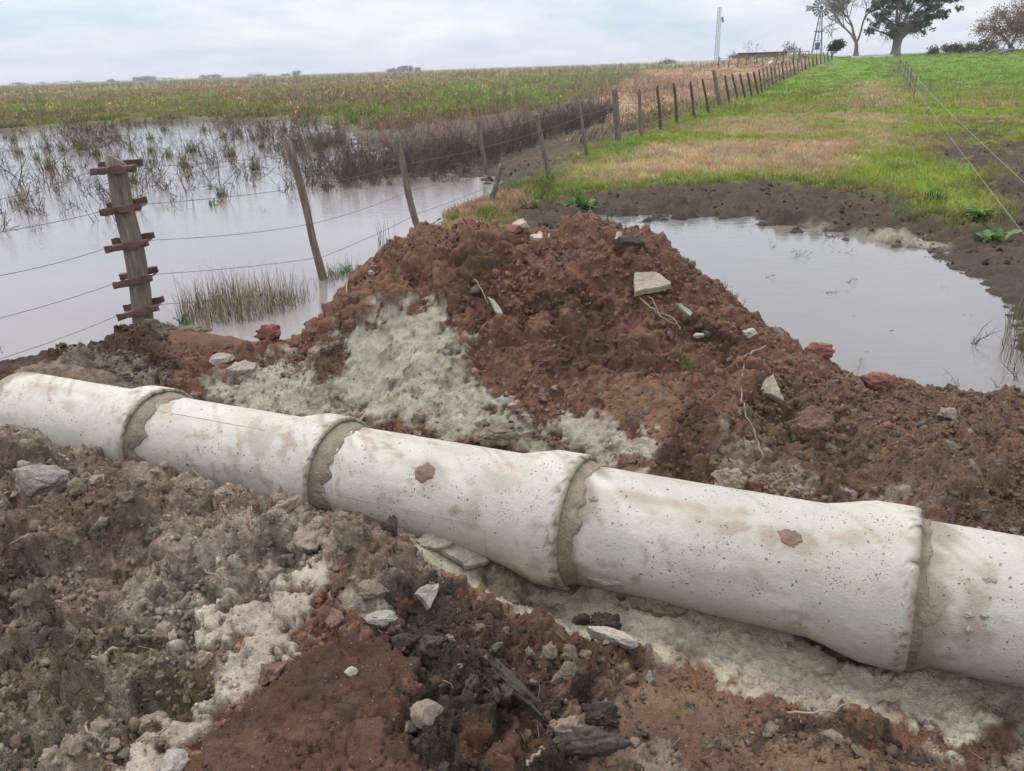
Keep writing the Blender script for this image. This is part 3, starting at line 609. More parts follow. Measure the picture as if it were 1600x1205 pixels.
# everything out of the fine sheet's reach, down to the horizon all round
b = MB(); b.box((-5500, -5500, -3.0), (5500, 5500, -.62), c=None)
ob = b.mesh('base_ground', M['ground'])
for an, val in (('wet', 0.0), ('grit', .4)):
    a = ob.attributes.new(an, 'FLOAT', 'POINT'); a.data.foreach_set('value', [val] * 8)
a = ob.attributes.new('col', 'FLOAT_COLOR', 'POINT'); a.data.foreach_set('color', [.11, .12, .05, 1] * 8)
tag(link('base_ground', ob), kind='structure')
def surf_at(x, y):
    """height and normal of the fine surface (bilinear in its own grid)"""
    x = np.atleast_1d(np.asarray(x, float)); y = np.atleast_1d(np.asarray(y, float))
    fi = np.interp(y, YS, np.arange(nr)); i = np.clip(fi.astype(int), 0, nr - 2); ty = fi - i
    fj = np.clip((x / (y + .8) + .84) / 1.68 * (NC - 1), 0, NC - 1.001); j = fj.astype(int); tx = fj - j
    a = Q[i, j] * (1 - tx)[:, None] + Q[i, j + 1] * tx[:, None]; b_ = Q[i + 1, j] * (1 - tx)[:, None] + Q[i + 1, j + 1] * tx[:, None]
    P = a * (1 - ty)[:, None] + b_ * ty[:, None]
    nb = NRM.reshape(nr, NC, 3)[i, j]
    return P[:, 2], nb
def zat(x, y): return float(surf_at(x, y)[0][0])
# water sheets lie at z = 0; the shore is where the ground dips under them
def sheet(name, poly, mat, grow):
    P = np.array(poly); t = np.roll(P, -1, 0) - np.roll(P, 1, 0); nn_ = np.c_[t[:, 1], -t[:, 0]]; nn_ /= np.linalg.norm(nn_, axis=1)[:, None] + 1e-9
    if np.sum(P[:, 0] * np.roll(P[:, 1], -1) - np.roll(P[:, 0], -1) * P[:, 1]) < 0: nn_ = -nn_
    P = P + nn_ * grow * np.clip(P[:, 1:] / 8, .5, 2)
    me = bpy.data.meshes.new(name); me.from_pydata([(x, y, 0.0) for x, y in P], [], [tuple(range(len(P)))]); me.update(); me.materials.append(mat)
    if me.polygons[0].normal.z < 0: me.flip_normals()
    return link(name, me)
tag(sheet('flood_water', FLOOD, M['flood'], 0.35), kind='structure')
tag(sheet('puddle_water', PUDDLE, M['puddle'], 1.2), kind='structure')

# ------------------------------------------------------------------ concrete pipes
PR, BR, PL_, IR = .2114, .2469, 1.0655, .165
PDIR = Vector((.95149, -.47829, .03343)).normalized()
RING0 = Vector((-1.66737, 3.33656, -.04845))                  # socket face of the second joint from the left end
_py = Vector((0, 0, 1)).cross(PDIR).normalized(); _pz = PDIR.cross(_py)
def pipe_matrix(i):
    o = RING0 + PDIR * PL_ * (i - 1)
    return Matrix(((PDIR.x, _py.x, _pz.x, o.x), (PDIR.y, _py.y, _pz.y, o.y), (PDIR.z, _py.z, _pz.z, o.z), (0, 0, 0, 1)))
NA = 112
def revolve(prof, na=NA, amp=.0012, seed=0, rim=0.0):
    """profile (x, r, rough, shade) along the axis -> verts, quads; uneven as cast concrete is"""
    prof = np.array(prof, float); th = np.linspace(0, 2 * np.pi, na, endpoint=False)
    X, T = np.meshgrid(prof[:, 0], th, indexing='ij'); Rr = np.repeat(prof[:, 1][:, None], na, 1); rg = np.repeat(prof[:, 2][:, None], na, 1)
    cx, sx = np.cos(T), np.sin(T)
    n = fbm2(X * 9 + 3 * cx + seed, 3 * sx + seed * 1.3, 3, 11); f = fbm2(X * 60 + 23 * cx + seed, 23 * sx + X * 30, 3, 13); cr = np.maximum(fbm2(7 * cx + seed * 3 + X * 40, 7 * sx + X * 9, 5, 19) - .12, 0)
    Rr = Rr + amp * n + rg * (.0020 * f - .011 * cr); X = X + rg * (.0025 * f - .008 * cr)
    v = np.stack([X, Rr * cx, Rr * sx], -1).reshape(-1, 3); m = len(prof)
    i, j = np.meshgrid(np.arange(m - 1), np.arange(na), indexing='ij'); j2 = (j + 1) % na
    q = np.stack([i * na + j, (i + 1) * na + j, (i + 1) * na + j2, i * na + j2], -1).reshape(-1, 4)
    return v, q[:, ::-1], X.ravel(), T.ravel()
SMEARS = {14.2: ((.5, 128, .10, .14, .5), (.72, 150, .05, .2, .35), (.80, 120, .12, .10, .35)), 21.9: ((.72, 125, .11, .10, .6), (.30, 112, .25, .05, .45), (.62, 160, .1, .1, .25), (.88, 118, .08, .06, .45)), 8.7: ((.66, 150, .04, .5, .45), (.75, 120, .08, .2, .4)), 3.1: ((.35, 110, .2, .12, .4), (.6, 125, .12, .08, .35)), 27.5: ((.14, 150, .05, .25, .6), (.17, 128, .04, .1, .5))}
def pipe_color(v, X, T, seed, white, joint):
    n = len(X); c = np.tile(np.array((.47, .432, .375)) * white, (n, 1)); ct, st = np.cos(T), np.sin(T)
    n1 = fbm2(X * 6 + 2 * ct + seed, 2 * st + seed, 4, 31); n2 = fbm2(X * 26 + 6 * ct, 6 * st + seed, 4, 37); n3 = fbm2(X * 3 + seed * 2, 5 * st + 3 * ct, 4, 43)
    def lay(m, col):
        nonlocal c; c = c + (np.array(col) - c) * np.clip(m, 0, 1)[:, None]
    lay(.55 * sstep(.05, .45, n1), (.57, .53, .465)); lay(.4 * sstep(.05, .5, n3), (.40, .345, .28)); n6 = fbm2(X * 7 + seed * 5 + ct, 3.2 * np.arctan2(st, ct) + seed, 5, 47); lay(.18 * sstep(.18, .5, n6) * sstep(-.6, .5, st), (.36, .295, .225)); lay(.5 * sstep(.42, .6, n6 + .3 * n2), (.27, .20, .145))
    lay(.55 * sstep(.25, .55, n1 * .5 + n2 * .7), (.30, .225, .165))
    for sx, sa, rx, ra, k_ in SMEARS.get(seed, ()):
        dd = np.hypot((X - sx) / rx, (T - R_(sa)) / (ra / .35)); lay(k_ * sstep(1.0, .25, dd + .7 * n2 + .4 * n1), (.27, .20, .15))
    lay(.9 * sstep(.11, .02, X + .06 * n1 + .07 * n2 - .06 * sstep(.2, -.6, st)) * (X > -1), (.235, .20, .145))   # cement smeared over the joint
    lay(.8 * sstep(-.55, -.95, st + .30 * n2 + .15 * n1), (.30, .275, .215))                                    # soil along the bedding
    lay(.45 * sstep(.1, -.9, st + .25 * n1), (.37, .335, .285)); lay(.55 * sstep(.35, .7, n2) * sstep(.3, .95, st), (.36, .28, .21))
    return c
def make_pipe(i, seed, white, label):
    root = bpy.data.objects.new('concrete_pipe', None); COL.objects.link(root); root.empty_display_size = .1
    root.matrix_world = pipe_matrix(i); tag(root, label, 'pipe', 'concrete pipes laid in a row in the trench')
    xs = np.linspace(-.035, PL_ - .29, 84)
    prof = [(-.035 + .3, IR, 0, 1), (-.033, IR, .3, 1), (-.036, IR + .003, .4, 1), (-.036, PR - .008, .4, 1)] + [(x, PR - (.004 if x < -.03 else 0), .12 if x > 0 else .4, 1) for x in xs]
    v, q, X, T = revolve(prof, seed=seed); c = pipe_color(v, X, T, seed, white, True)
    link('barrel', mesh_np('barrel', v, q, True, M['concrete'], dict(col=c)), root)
    x0 = PL_ - .29; prof = [(x0 - .004, PR - .004, 0, 1), (x0 - .002, PR + .0002, .12, 1), (x0 + .012, PR + .0002, .12, 1)]
    for t in np.linspace(0, 1, 26):
        s = .25 * t * t * (3 - 2 * t) + .75 * t; prof.append((x0 + .02 + .15 * t, PR + (BR - PR) * s + .0003, .12, 1))
    for x in np.linspace(PL_ - .11, PL_ - .012, 12): prof.append((x, BR, .12 + .5 * sstep(PL_ - .05, PL_ - .01, x), 1))
    prof += [(PL_ - .004, BR - .002, 1.0, 1), (PL_, BR - .007, 1.0, 1), (PL_ + .001, BR - .013, .8, 1), (PL_ - .002, PR + .019, .5, 1), (PL_ - .012, PR + .012, .3, 1), (PL_ - .06, PR + .008, .2, 1)]
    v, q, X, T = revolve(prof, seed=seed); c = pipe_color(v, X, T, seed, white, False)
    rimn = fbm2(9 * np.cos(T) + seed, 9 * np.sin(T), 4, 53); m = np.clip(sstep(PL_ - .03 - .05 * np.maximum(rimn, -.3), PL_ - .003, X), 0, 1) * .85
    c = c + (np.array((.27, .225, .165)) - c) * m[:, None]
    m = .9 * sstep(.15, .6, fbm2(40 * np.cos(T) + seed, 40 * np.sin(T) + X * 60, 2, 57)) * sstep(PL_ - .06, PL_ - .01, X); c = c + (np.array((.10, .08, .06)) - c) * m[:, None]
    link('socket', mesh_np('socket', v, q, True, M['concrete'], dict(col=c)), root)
    # cement mortar pressed into the joint
    prof = []
    ml = (.078, .062, .042, .018, .012)[i]
    for t in np.linspace(0, 1, 14): prof.append((PL_ - .012 + (ml + .012) * t ** 1.3, BR - .012 - (BR - PR - .014) * (t ** .75), .6, 1))
    prof.append((PL_ + ml + .010, PR + .004, .5, 1)); prof.append((PL_ + ml + .010, PR - .006, 0, 1))
    v, q, X, T = revolve(prof, 96, .003, seed + 9)
    nz = fbm2(4 * np.cos(T) + seed, 4 * np.sin(T), 4, 63, .5); v[:, 0] += .05 * nz * sstep(PL_, PL_ + ml, X) * (ml / .06)
    if i < 4: link('mortar_joint', mesh_np('mortar_joint', v, q, True, M['mortar']), root)
    return root
def splat(root, x, ang, wx, wa, mat, seed, thick=.012, name='mud_splat'):
    """a patch of mud stuck to the barrel"""
    n = 22; b = MB(); g = np.linspace(-1, 1, n); U, V = np.meshgrid(g, g, indexing='ij'); rr = np.hypot(U, V); an = np.arctan2(V, U)
    edge = 1 + .5 * fbm2(1.3 * np.cos(an) + seed, 1.3 * np.sin(an), 4, 71, .6)
    h = thick * np.clip(1 - (rr / (edge * .82)) ** 2, -.25, 1) * (.65 + .7 * fbm2(U * 3 + seed, V * 3, 4, 73))
    rb = PR + np.where(h > 0, h, -.008)
    T = ang + V * wa / PR; v = np.stack([x + U * wx, rb * np.cos(T), rb * np.sin(T)], -1).reshape(-1, 3)
    f = [(i * n + j, i * n + j + 1, (i + 1) * n + j + 1, (i + 1) * n + j) for i in range(n - 1) for j in range(n - 1)]
    f = np.array(f); keep = (h.reshape(-1)[f] > -.006).any(1)
    me = mesh_np(name, v, f[keep][:, ::-1] if False else f[keep], True, mat); return link(name, me, root)
def seam(root, ang, x0, x1, seed):
    xs = np.linspace(x0, x1, 60); t = ang + .006 * fbm2(xs * 20 + seed, xs * 0, 3, 5)
    ok = .5 + .5 * fbm2(xs * 9 + seed, xs * 0 + 3, 2, 8)
    rr = PR + .0006 + .0016 * ok
    pts = np.stack([xs, rr * np.cos(t), rr * np.sin(t)], 1); b = MB(); b.tube(pts, .0003 + .0014 * np.clip(ok, 0, 1), 5); return b.build('mould_seam', M['seam'], root, True)
PIPES = [make_pipe(0, 3.1, 1.06, 'leftmost concrete pipe with bare spigot end at the edge of the photo'),
         make_pipe(1, 8.7, 1.04, 'second concrete pipe from the left, half hidden by the spoil heap'),
         make_pipe(2, 14.2, 1.0, 'middle concrete pipe with a round brown mud patch on top'),
         make_pipe(3, 21.9, .93, 'longest seen pale concrete pipe, its chipped socket mouth fully visible at lower right'),
         make_pipe(4, 27.5, .95, 'rightmost concrete pipe running out of the photo')]
A_ = lambda deg: R_(deg)         # angle round the axis: 90 = top, 180 = camera side
splat(PIPES[2], .50, A_(128), .055, .05, M['mud'], 2.2, .010); splat(PIPES[3], .72, A_(125), .05, .035, M['mud'], 5.1, .004)
splat(PIPES[3], .09, A_(122), .022, .014, M['greymud'], 7.7, .010); splat(PIPES[4], .13, A_(157), .014, .015, M['greymud'], 9.3, .012); splat(PIPES[4], .165, A_(155), .013, .013, M['greymud'], 10.9, .012)
splat(PIPES[4], .135, A_(168), .012, .02, M['greymud'], 12.2, .012); splat(PIPES[4], .17, A_(128), .02, .018, M['greymud'], 13.2, .006); splat(PIPES[1], .055, A_(128), .012, .010, M['darkpost'], 14.1, .004)
splat(PIPES[3], .03, A_(150), .06, .05, M['mortar'], 3.9, .008); splat(PIPES[1], .02, A_(178), .05, .05, M['mortar'], 4.9, .008); splat(PIPES[2], .02, A_(165), .06, .035, M['mortar'], 6.1, .008)
splat(PIPES[3], .16, A_(205), .08, .03, M['greymud'], 16.1, .012); splat(PIPES[4], .03, A_(160), .045, .06, M['mortar'], 17.7, .007); splat(PIPES[3], .93, A_(121), .022, .012, M['greymud'], 19.7, .045)
seam(PIPES[2], A_(168), .02, .76, 1.0); seam(PIPES[1], A_(112), .06, .74, 4.0)

# ------------------------------------------------------------------ old wire fence with its strainer post
def post_mesh(name, base, top, r0, r1, mat, seed, sides=9, split=.25):
    base = np.array(base, float); top = np.array(top, float); n = 14; t = np.linspace(-.12, 1, n)
    ax = base + (top - base) * t[:, None]; L = np.linalg.norm(top - base)
    w = np.stack([fbm2(t * 2 + seed, t * 0, 2, 3), fbm2(t * 2 + seed, t * 0 + 9, 2, 3), t * 0], 1) * L * .018; ax = ax + w
    th = np.linspace(0, 2 * np.pi, sides, endpoint=False); v = []
    d = (top - base) / L; a = np.cross(d, [0, 1, 0]); a /= np.linalg.norm(a); b_ = np.cross(d, a)
    for k in range(n):
        r = (r0 + (r1 - r0) * t[k]) * (1 + split * (np.array([vnoise2(np.array([2.2 * math.cos(q) + seed]), np.array([2.2 * math.sin(q) + t[k] * 2.5]), 9)[0] for q in th]) - .5))
        for q, rr in zip(th, r): v.append(ax[k] + rr * (math.cos(q) * a + math.sin(q) * b_))
    topi = len(v); v.append(ax[-1] + d * r1 * .15)
    # weathered, slanting top
    for k in range(sides): v[(n - 1) * sides + k] = v[(n - 1) * sides + k] + d * r1 * .6 * math.sin(th[k] + seed)
    f = [(i * sides + j, i * sides + (j + 1) % sides, (i + 1) * sides + (j + 1) % sides, (i + 1) * sides + j) for i in range(n - 1) for j in range(sides)]
    f += [((n - 1) * sides + j, (n - 1) * sides + (j + 1) % sides, topi) for j in range(sides)]
    me = bpy.data.meshes.new(name); me.from_pydata([tuple(q) for q in v], [], f); me.update(); me.polygons.foreach_set('use_smooth', np.ones(len(f), bool)); me.materials.append(mat); return me
fence = empty('wire_fence'); tag(fence, 'old five wire fence with leaning wooden posts from the flooded corner to the windmill', 'fence')
def gz_(p, sink=0.0): return (p[0], p[1], zat(p[0], p[1]) - sink)
SB = np.array((-2.469,4.992,0.000)); ST = np.array((-2.424,5.020,1.098))
sp = link('strainer_post', post_mesh('strainer_post', SB, ST, .072, .060, M['post'], 1.3, 18, .22), fence)
fdir = np.array((.66, .75, 0)); fdir /= np.linalg.norm(fdir); fper = np.array((fdir[1], -fdir[0], 0))
CL = (.945, .725, .515, .305, .115); cleat_ends = []
cdir = np.array((1.0, .12, .06)); cdir /= np.linalg.norm(cdir); cper = np.array((.12, -1.0, 0)); cper /= np.linalg.norm(cper); cup = np.cross(cdir, cper) * -1
if cup[2] < 0: cup = -cup
for k, f_ in enumerate(CL):
    c0 = SB + (ST - SB) * f_; tilt = (-.02, .05, .05, .10, .12)[k]
    d = cdir * math.cos(tilt) + np.array((0, 0, 1)) * math.sin(tilt); up = np.array((0, 0, 1)) * math.cos(tilt) - cdir * math.sin(tilt)
    for s in (1, -1):
        off = c0 + cper * s * .074 + up * (.0 if s > 0 else .02); hl = .135 - .010 * (k % 2); b = MB()
        Mx = np.eye(4); Mx[:3, 0] = d; Mx[:3, 1] = cper; Mx[:3, 2] = up; Mx[:3, 3] = off
        # a worn bar: several slices with uneven edges
        xs = np.linspace(-hl, hl, 9); v = []
        for x in xs:
            e = .004 * math.sin(x * 37 + k * 3 + s); hh = .020 + .002 * math.sin(x * 61 + k); v += [(x, -.012, -hh + e), (x, .012, -hh - e), (x, .012, hh + e), (x, -.012, hh - e)]
        v = np.array(v) @ Mx[:3, :3].T + Mx[:3, 3]
        f = [(i * 4 + j, i * 4 + (j + 1) % 4, (i + 1) * 4 + (j + 1) % 4, (i + 1) * 4 + j) for i in range(8) for j in range(4)] + [(3, 2, 1, 0), (32, 33, 34, 35)]
        b.add(v, f)
        for bx in (-hl * .72, -.03 * s, hl * .72):
            q = off + d * bx + cper * s * .012; b.tube([q, q + cper * s * .014], .010, 7)
        b.build('cleat', M['rust'], sp)
    for bx in (-.11, .11):
        b = MB(); b.tube([c0 + d * bx + cper * .10, c0 + d * bx - cper * .10], .006, 6); b.build('bolt', M['rust'], sp)
    cleat_ends.append((c0 - d * .15, c0 + d * .15))
POSTS = [  # base, top (world), radii, darkness
  ((-1.470,6.147,0.000), (-1.655,6.147,1.065), 0.036, 0, 1),
  ((-0.844,7.520,0.030), (-1.006,7.520,1.008), 0.032, 0, 1),
  ((-0.182,8.786,0.107), (-0.028,8.786,0.556), 0.03, 0, 0),
  ((-0.283,12.393,0.049), (-0.394,12.393,0.839), 0.032, 0, 0),
  ((0.626,11.309,0.115), (0.469,11.309,0.932), 0.032, 0, 1),
  ((1.361,13.005,0.122), (1.214,13.005,1.038), 0.03, 0, 1),
  ((2.223,15.392,0.123), (2.106,15.392,1.124), 0.062, 0, 1),
  ((2.809,16.311,0.123), (2.715,16.311,1.047), 0.034, 0, 1),
  ((3.532,18.124,0.129), (3.424,18.124,1.044), 0.034, 1, 1),
  ((4.227,19.562,0.120), (4.088,19.562,1.062), 0.034, 1, 1),
  ((5.038,21.249,0.125), (4.869,21.249,1.036), 0.034, 1, 1),
  ((5.726,22.524,0.128), (5.490,22.524,1.060), 0.034, 1, 1),
  ((7.162,26.749,0.108), (6.877,26.749,1.206), 0.07, 0, 1),
  ((7.609,27.234,0.131), (7.370,27.234,1.051), 0.036, 1, 1),
  ((8.273,28.665,0.133), (7.999,28.665,1.058), 0.036, 1, 1),
  ((8.664,29.083,0.146), (8.384,29.083,1.063), 0.036, 1, 1),
  ((9.332,30.545,0.158), (9.088,30.545,1.052), 0.036, 1, 1),
  ((9.939,31.736,0.165), (9.685,31.736,1.070), 0.036, 1, 1),
  ((10.896,34.333,0.180), (10.684,34.333,1.098), 0.04, 1, 1),
  ((11.615,36.122,0.207), (11.399,36.122,1.139), 0.04, 0, 1),
  ((12.340,37.881,0.233), (12.122,37.881,1.175), 0.04, 0, 1),
  ((13.247,40.133,0.245), (13.023,40.133,1.204), 0.04, 1, 1),
  ((14.048,42.012,0.272), (13.822,42.012,1.239), 0.05, 0, 1),
  ((14.805,43.723,0.309), (14.579,43.723,1.273), 0.04, 0, 1),
  ((15.549,45.355,0.352), (15.328,45.355,1.311), 0.04, 1, 1),
  ((16.405,47.258,0.394), (16.181,47.258,1.347), 0.04, 0, 1),
  ((17.094,48.638,0.448), (16.870,48.638,1.386), 0.04, 0, 1),
  ((17.972,50.530,0.496), (17.755,50.530,1.423), 0.05, 1, 1),
  ((18.646,51.811,0.563), (18.439,51.811,1.463), 0.04, 0, 1),
  ((19.133,52.534,0.636), (18.931,52.534,1.503), 0.04, 0, 1),
  ((19.607,53.208,0.716), (19.410,53.208,1.544), 0.04, 1, 1),
  ((20.042,53.775,0.796), (19.860,53.775,1.585), 0.04, 0, 1),
  ((20.482,54.341,0.878), (20.311,54.341,1.624), 0.05, 0, 1),
  ((20.903,54.834,0.958), (20.743,54.834,1.663), 0.04, 1, 1),
  ((21.324,55.316,1.040), (21.176,55.316,1.703), 0.04, 0, 1),
  ((21.751,55.815,1.123), (21.615,55.815,1.739), 0.04, 0, 1),
  ((22.190,56.335,1.207), (22.067,56.335,1.777), 0.04, 1, 1),
  ((22.680,56.959,1.289), (22.569,56.959,1.815), 0.05, 0, 1),

]
wire_pts = [[] for _ in range(5)]
LEFT = [(-2.688,4.200,0.984),(-2.738,4.200,0.812),(-2.806,4.200,0.574),(-2.875,4.200,0.332),(-2.945,4.200,0.088)]
for k in range(5):
    a, b_ = cleat_ends[k]; l = np.array(LEFT[k]); wire_pts[k] += [l + (l - a) * 1.5, l, a, b_]
for i, (bs, tp, r, dk, wired) in enumerate(POSTS):
    z = zat(bs[0], bs[1]); bs = np.array((bs[0], bs[1], min(z, bs[2] + .05))); tp = np.array(tp, float)
    link('post', post_mesh('post', bs, tp, r * 1.08, r * .9, M['darkpost' if dk else 'post'], i * 3.7 + .5, 8, .5), fence)
    if wired:
        ln = tp - bs
        for k in range(5): wire_pts[k].append(bs + ln * (.94, .73, .5, .28, .09)[k] + np.array((r * .9, -r * .5, 0)))
def sagged(pts, sag=.02, n=7):
    out = []
    for a, b_ in zip(pts[:-1], pts[1:]):
        L = np.linalg.norm(np.array(b_) - a)
        for t in np.linspace(0, 1, n)[:-1]: out.append(np.array(a) + (np.array(b_) - a) * t - np.array((0, 0, sag * min(L, 4) * t * (1 - t))))
    out.append(np.array(pts[-1])); return np.array(out)
for k in range(5):
    p = sagged(wire_pts[k], (.05, .03, .06, .04, .05)[k]); b = MB(); d = np.linalg.norm(p[:, :2], axis=1)
    b.tube(p, .0013 + .00011 * d, 5)
    b.build('wire', M['wire'], fence, True)

# white electric fence on the right of the lane
ef = empty('electric_fence'); tag(ef, 'thin electric fence with two pale wires on the right of the grass lane', 'fence')
EP = [(((10.197,19.604,0.111)), ((10.658,20.600,0.739)), .022), (((13.055,25.882,0.125)), None, .02), (((23.732,49.355,0.523)), None, .03), (((20.938,42.883,0.339)), None, .03), (((18.779,38.083,0.248)), None, .03), (((16.392,32.952,0.179)), None, .03)]
hp = []
for i, (bs, tp, r) in enumerate(EP):
    tp = np.array(tp, float) if tp else np.array(bs) + np.array((random.uniform(-.05, .08), 0, .75 + .15 * random.random()))
    link('stake', post_mesh('stake', np.array(gz_(bs)), tp, r, r * .8, M['post'], 40 + i * 2.1, 7, .4), ef)
p0, t0 = np.array(EP[0][0]), np.array(EP[0][1])
fa = np.array((23.732,49.355,0.523))
for k, (f_, near, sag) in enumerate(((.96, (3.714,5.600,0.666), .02), (.5, (3.797,5.600,0.291), .02))):
    near = np.array(near); q = p0 + (t0 - p0) * f_; pts = [near + (near - q) * .3, near, q, fa + np.array((0, 0, .8 * f_))]
    b = MB(); p = sagged(pts, sag, 14); d = np.linalg.norm(p[:, :2], axis=1); b.tube(p, .0006 + .00007 * d, 5); b.build('wire', M['whitewire'], ef, True)

# ------------------------------------------------------------------ scattered stuff (instanced on points)
def variants_collection(name, meshes):
    c = bpy.data.collections.new(name)
    for i, me in enumerate(meshes): c.objects.link(bpy.data.objects.new('%s_%02d' % (name, i), me))
    return c
def scatter(name, P, rot, scl, tint, coll, nvar, seed=0):
    n = len(P); r = np.random.default_rng(seed)
    me = bpy.data.meshes.new(name); me.vertices.add(n); me.vertices.foreach_set('co', np.ascontiguousarray(P, np.float32).ravel())
    a = me.attributes.new('rot', 'FLOAT_VECTOR', 'POINT'); a.data.foreach_set('vector', np.ascontiguousarray(rot, np.float32).ravel())
    a = me.attributes.new('scl', 'FLOAT_VECTOR', 'POINT'); a.data.foreach_set('vector', np.ascontiguousarray(scl, np.float32).ravel())
    a = me.attributes.new('tint', 'FLOAT_COLOR', 'POINT'); a.data.foreach_set('color', np.c_[tint, np.ones(n)].astype(np.float32).ravel())
    a = me.attributes.new('var', 'INT', 'POINT'); a.data.foreach_set('value', r.integers(0, nvar, n).astype(np.int32))
    o = bpy.data.objects.new(name, me); COL.objects.link(o)
    g = bpy.data.node_groups.new(name, 'GeometryNodeTree')
    g.interface.new_socket('Geometry', in_out='INPUT', socket_type='NodeSocketGeometry'); g.interface.new_socket('Geometry', in_out='OUTPUT', socket_type='NodeSocketGeometry')
    gi = g.nodes.new('NodeGroupInput'); go = g.nodes.new('NodeGroupOutput'); ip = g.nodes.new('GeometryNodeInstanceOnPoints')
    ci = g.nodes.new('GeometryNodeCollectionInfo'); ci.inputs['Collection'].default_value = coll; ci.inputs['Separate Children'].default_value = True; ci.inputs['Reset Children'].default_value = True
    def na(nm, typ):
        k = g.nodes.new('GeometryNodeInputNamedAttribute'); k.data_type = typ; k.inputs['Name'].default_value = nm; return k.outputs['Attribute']
    L = g.links.new; L(gi.outputs[0], ip.inputs['Points']); L(ci.outputs[0], ip.inputs['Instance']); ip.inputs['Pick Instance'].default_value = True
    L(na('var', 'INT'), ip.inputs['Instance Index']); L(na('rot', 'FLOAT_VECTOR'), ip.inputs['Rotation']); L(na('scl', 'FLOAT_VECTOR'), ip.inputs['Scale'])
    L(ip.outputs[0], go.inputs[0]); md = o.modifiers.new('scatter', 'NODES'); md.node_group = g
    return tag(o, kind='stuff')
import bmesh
def lump_mesh(name, seed, mat, sub=2, flat=1.0, angular=.5, rough=.16, smooth=True, crumb=0.0):
    bm = bmesh.new(); bmesh.ops.create_icosphere(bm, subdivisions=sub, radius=1.0)
    v = np.array([q.co for q in bm.verts]); f = np.array([[q.index for q in p.verts] for p in bm.faces]); bm.free()
    r = np.random.default_rng(seed); d = v.copy()
    for _ in range(9):                                     # broken faces
        nrm = r.normal(size=3); nrm /= np.linalg.norm(nrm); h = r.uniform(.52, .9); s = d @ nrm
        d -= np.outer(np.maximum(s - h, 0) * angular * 1.6 if angular < .6 else np.maximum(s - h, 0), nrm)
    n = fbm3(v + seed * 3.1, 1.9, 4, 15); n2 = fbm3(v + seed * 1.7, 5.5, 3, 25)
    if crumb: d *= (1 + crumb * (clods3(v + seed, .55, 3, .8) + .9 * clods3(v + seed, .26, 4, .8) + .7 * clods3(v + seed, .13, 5, .8)))[:, None]
    d *= (1 + rough * 1.4 * n + rough * .9 * n2)[:, None]; d *= np.array((1, r.uniform(.65, .95), r.uniform(.5, .8) * flat))
    return mesh_np(name, d, f, smooth, mat)
def near_ij(x, y):
    i = np.clip(np.round(np.interp(y, YS, np.arange(nr))).astype(int), 0, nr - 1); j = np.clip(np.round((x / (y + .8) + .84) / 1.68 * (NC - 1)).astype(int), 0, NC - 1); return i * NC + j
def off_pipe(x, y, z, pad=.02):
    """True where a point is clear of the pipes"""
    rel = np.stack([x, y, z], 1) - np.array(RING0); t = rel @ np.array(PDIR); d = np.linalg.norm(rel - t[:, None] * np.array(PDIR), axis=1); return d > BR + pad
def in_view(x, y, z, m=80):
    P = np.stack([x, y, z - 1.55], 1); zz = P @ np.array(_f); u = 800 + 1203 * (P @ np.array(_r2)) / zz; v = 602 - 1203 * (P @ np.array(_u2)) / zz
    return (u > -m) & (u < 1600 + m) & (v > -m) & (v < 1205 + m), u, v

clod_coll = variants_collection('clod_shape', [lump_mesh('clod_shape', 100 + i, M['clod'], 2, 1, 1.0, .26, False) for i in range(9)])
def euler_rand(n, r, full=True):
    e = r.uniform(0, 2 * np.pi, (n, 3)); return e if full else np.c_[r.normal(0, .25, (n, 2)), e[:, 2]]
def scatter_clods(name, n, ylo, yhi, pick, smin, smax, power, seed, sink=.25, relmin=.15):
    r = np.random.default_rng(seed); y = np.exp(r.uniform(math.log(ylo), math.log(yhi), n)); x = r.uniform(-.84, .84, n) * (y + .8)
    k = near_ij(x, y); keep = pick(x, y, k) & (r.random(n) < np.clip((grel[k] - relmin) / 1.0 - np.where(grel[k] < .5, .25, 0), .015, 1) * (.35 + .65 * sstep(-.35, .35, fbm2(x * 5, y * 5, 3, seed)))); x, y, k = x[keep], y[keep], k[keep]; n = len(x)
    z, nb = surf_at(x, y); ok = off_pipe(x, y, z, -.005); x, y, z, k, nb = x[ok], y[ok], z[ok], k[ok], nb[ok]; n = len(x)
    s = smin * (smax / smin) ** (r.random(n) ** power) * (.6 + .5 * np.clip(grel[k], 0, 1.2)) * (1 + .16 * (y - 1.2))
    t = gc[k] * r.uniform(.75, 1.3, n)[:, None]; g = r.random(n); lum = gc[k].mean(1)
    t = np.where((g < np.where(lum > .15, .12, .05))[:, None], t * .35 + np.array((.30, .26, .21)) * .65 * r.uniform(.6, 1.2, n)[:, None], t); t = np.where((g > .93)[:, None], t * np.where(lum > .2, .75, .55)[:, None], t)
    scl = s[:, None] * r.uniform(.75, 1.25, (n, 3)); P = np.stack([x, y, z], 1) + nb * (s * (.35 - sink))[:, None]
    return scatter(name, P, euler_rand(n, r), scl, t, clod_coll, 9, seed)
fr_ = lambda x, y: poly_sd(x, y, FRONT)
scatter_clods('loose_soil', 90000, .8, 3.6, lambda x, y, k: fr_(x, y) > -.02, .0016, .010, 2.6, 11)
scatter_clods('loose_soil', 3800, .85, 3.4, lambda x, y, k: (fr_(x, y) > .03) & (grel[k] > .6), .007, .022, 2.6, 12)
scatter_clods('loose_soil', 140000, 1.7, 5.2, lambda x, y, k: (gheap[k] > .6) & (y > axis_y(x)), .0022, .011, 2.0, 13)
scatter_clods('loose_soil', 3600, 1.7, 5.2, lambda x, y, k: (gheap[k] > .6) & (y > axis_y(x)), .008, .022, 2.6, 14)
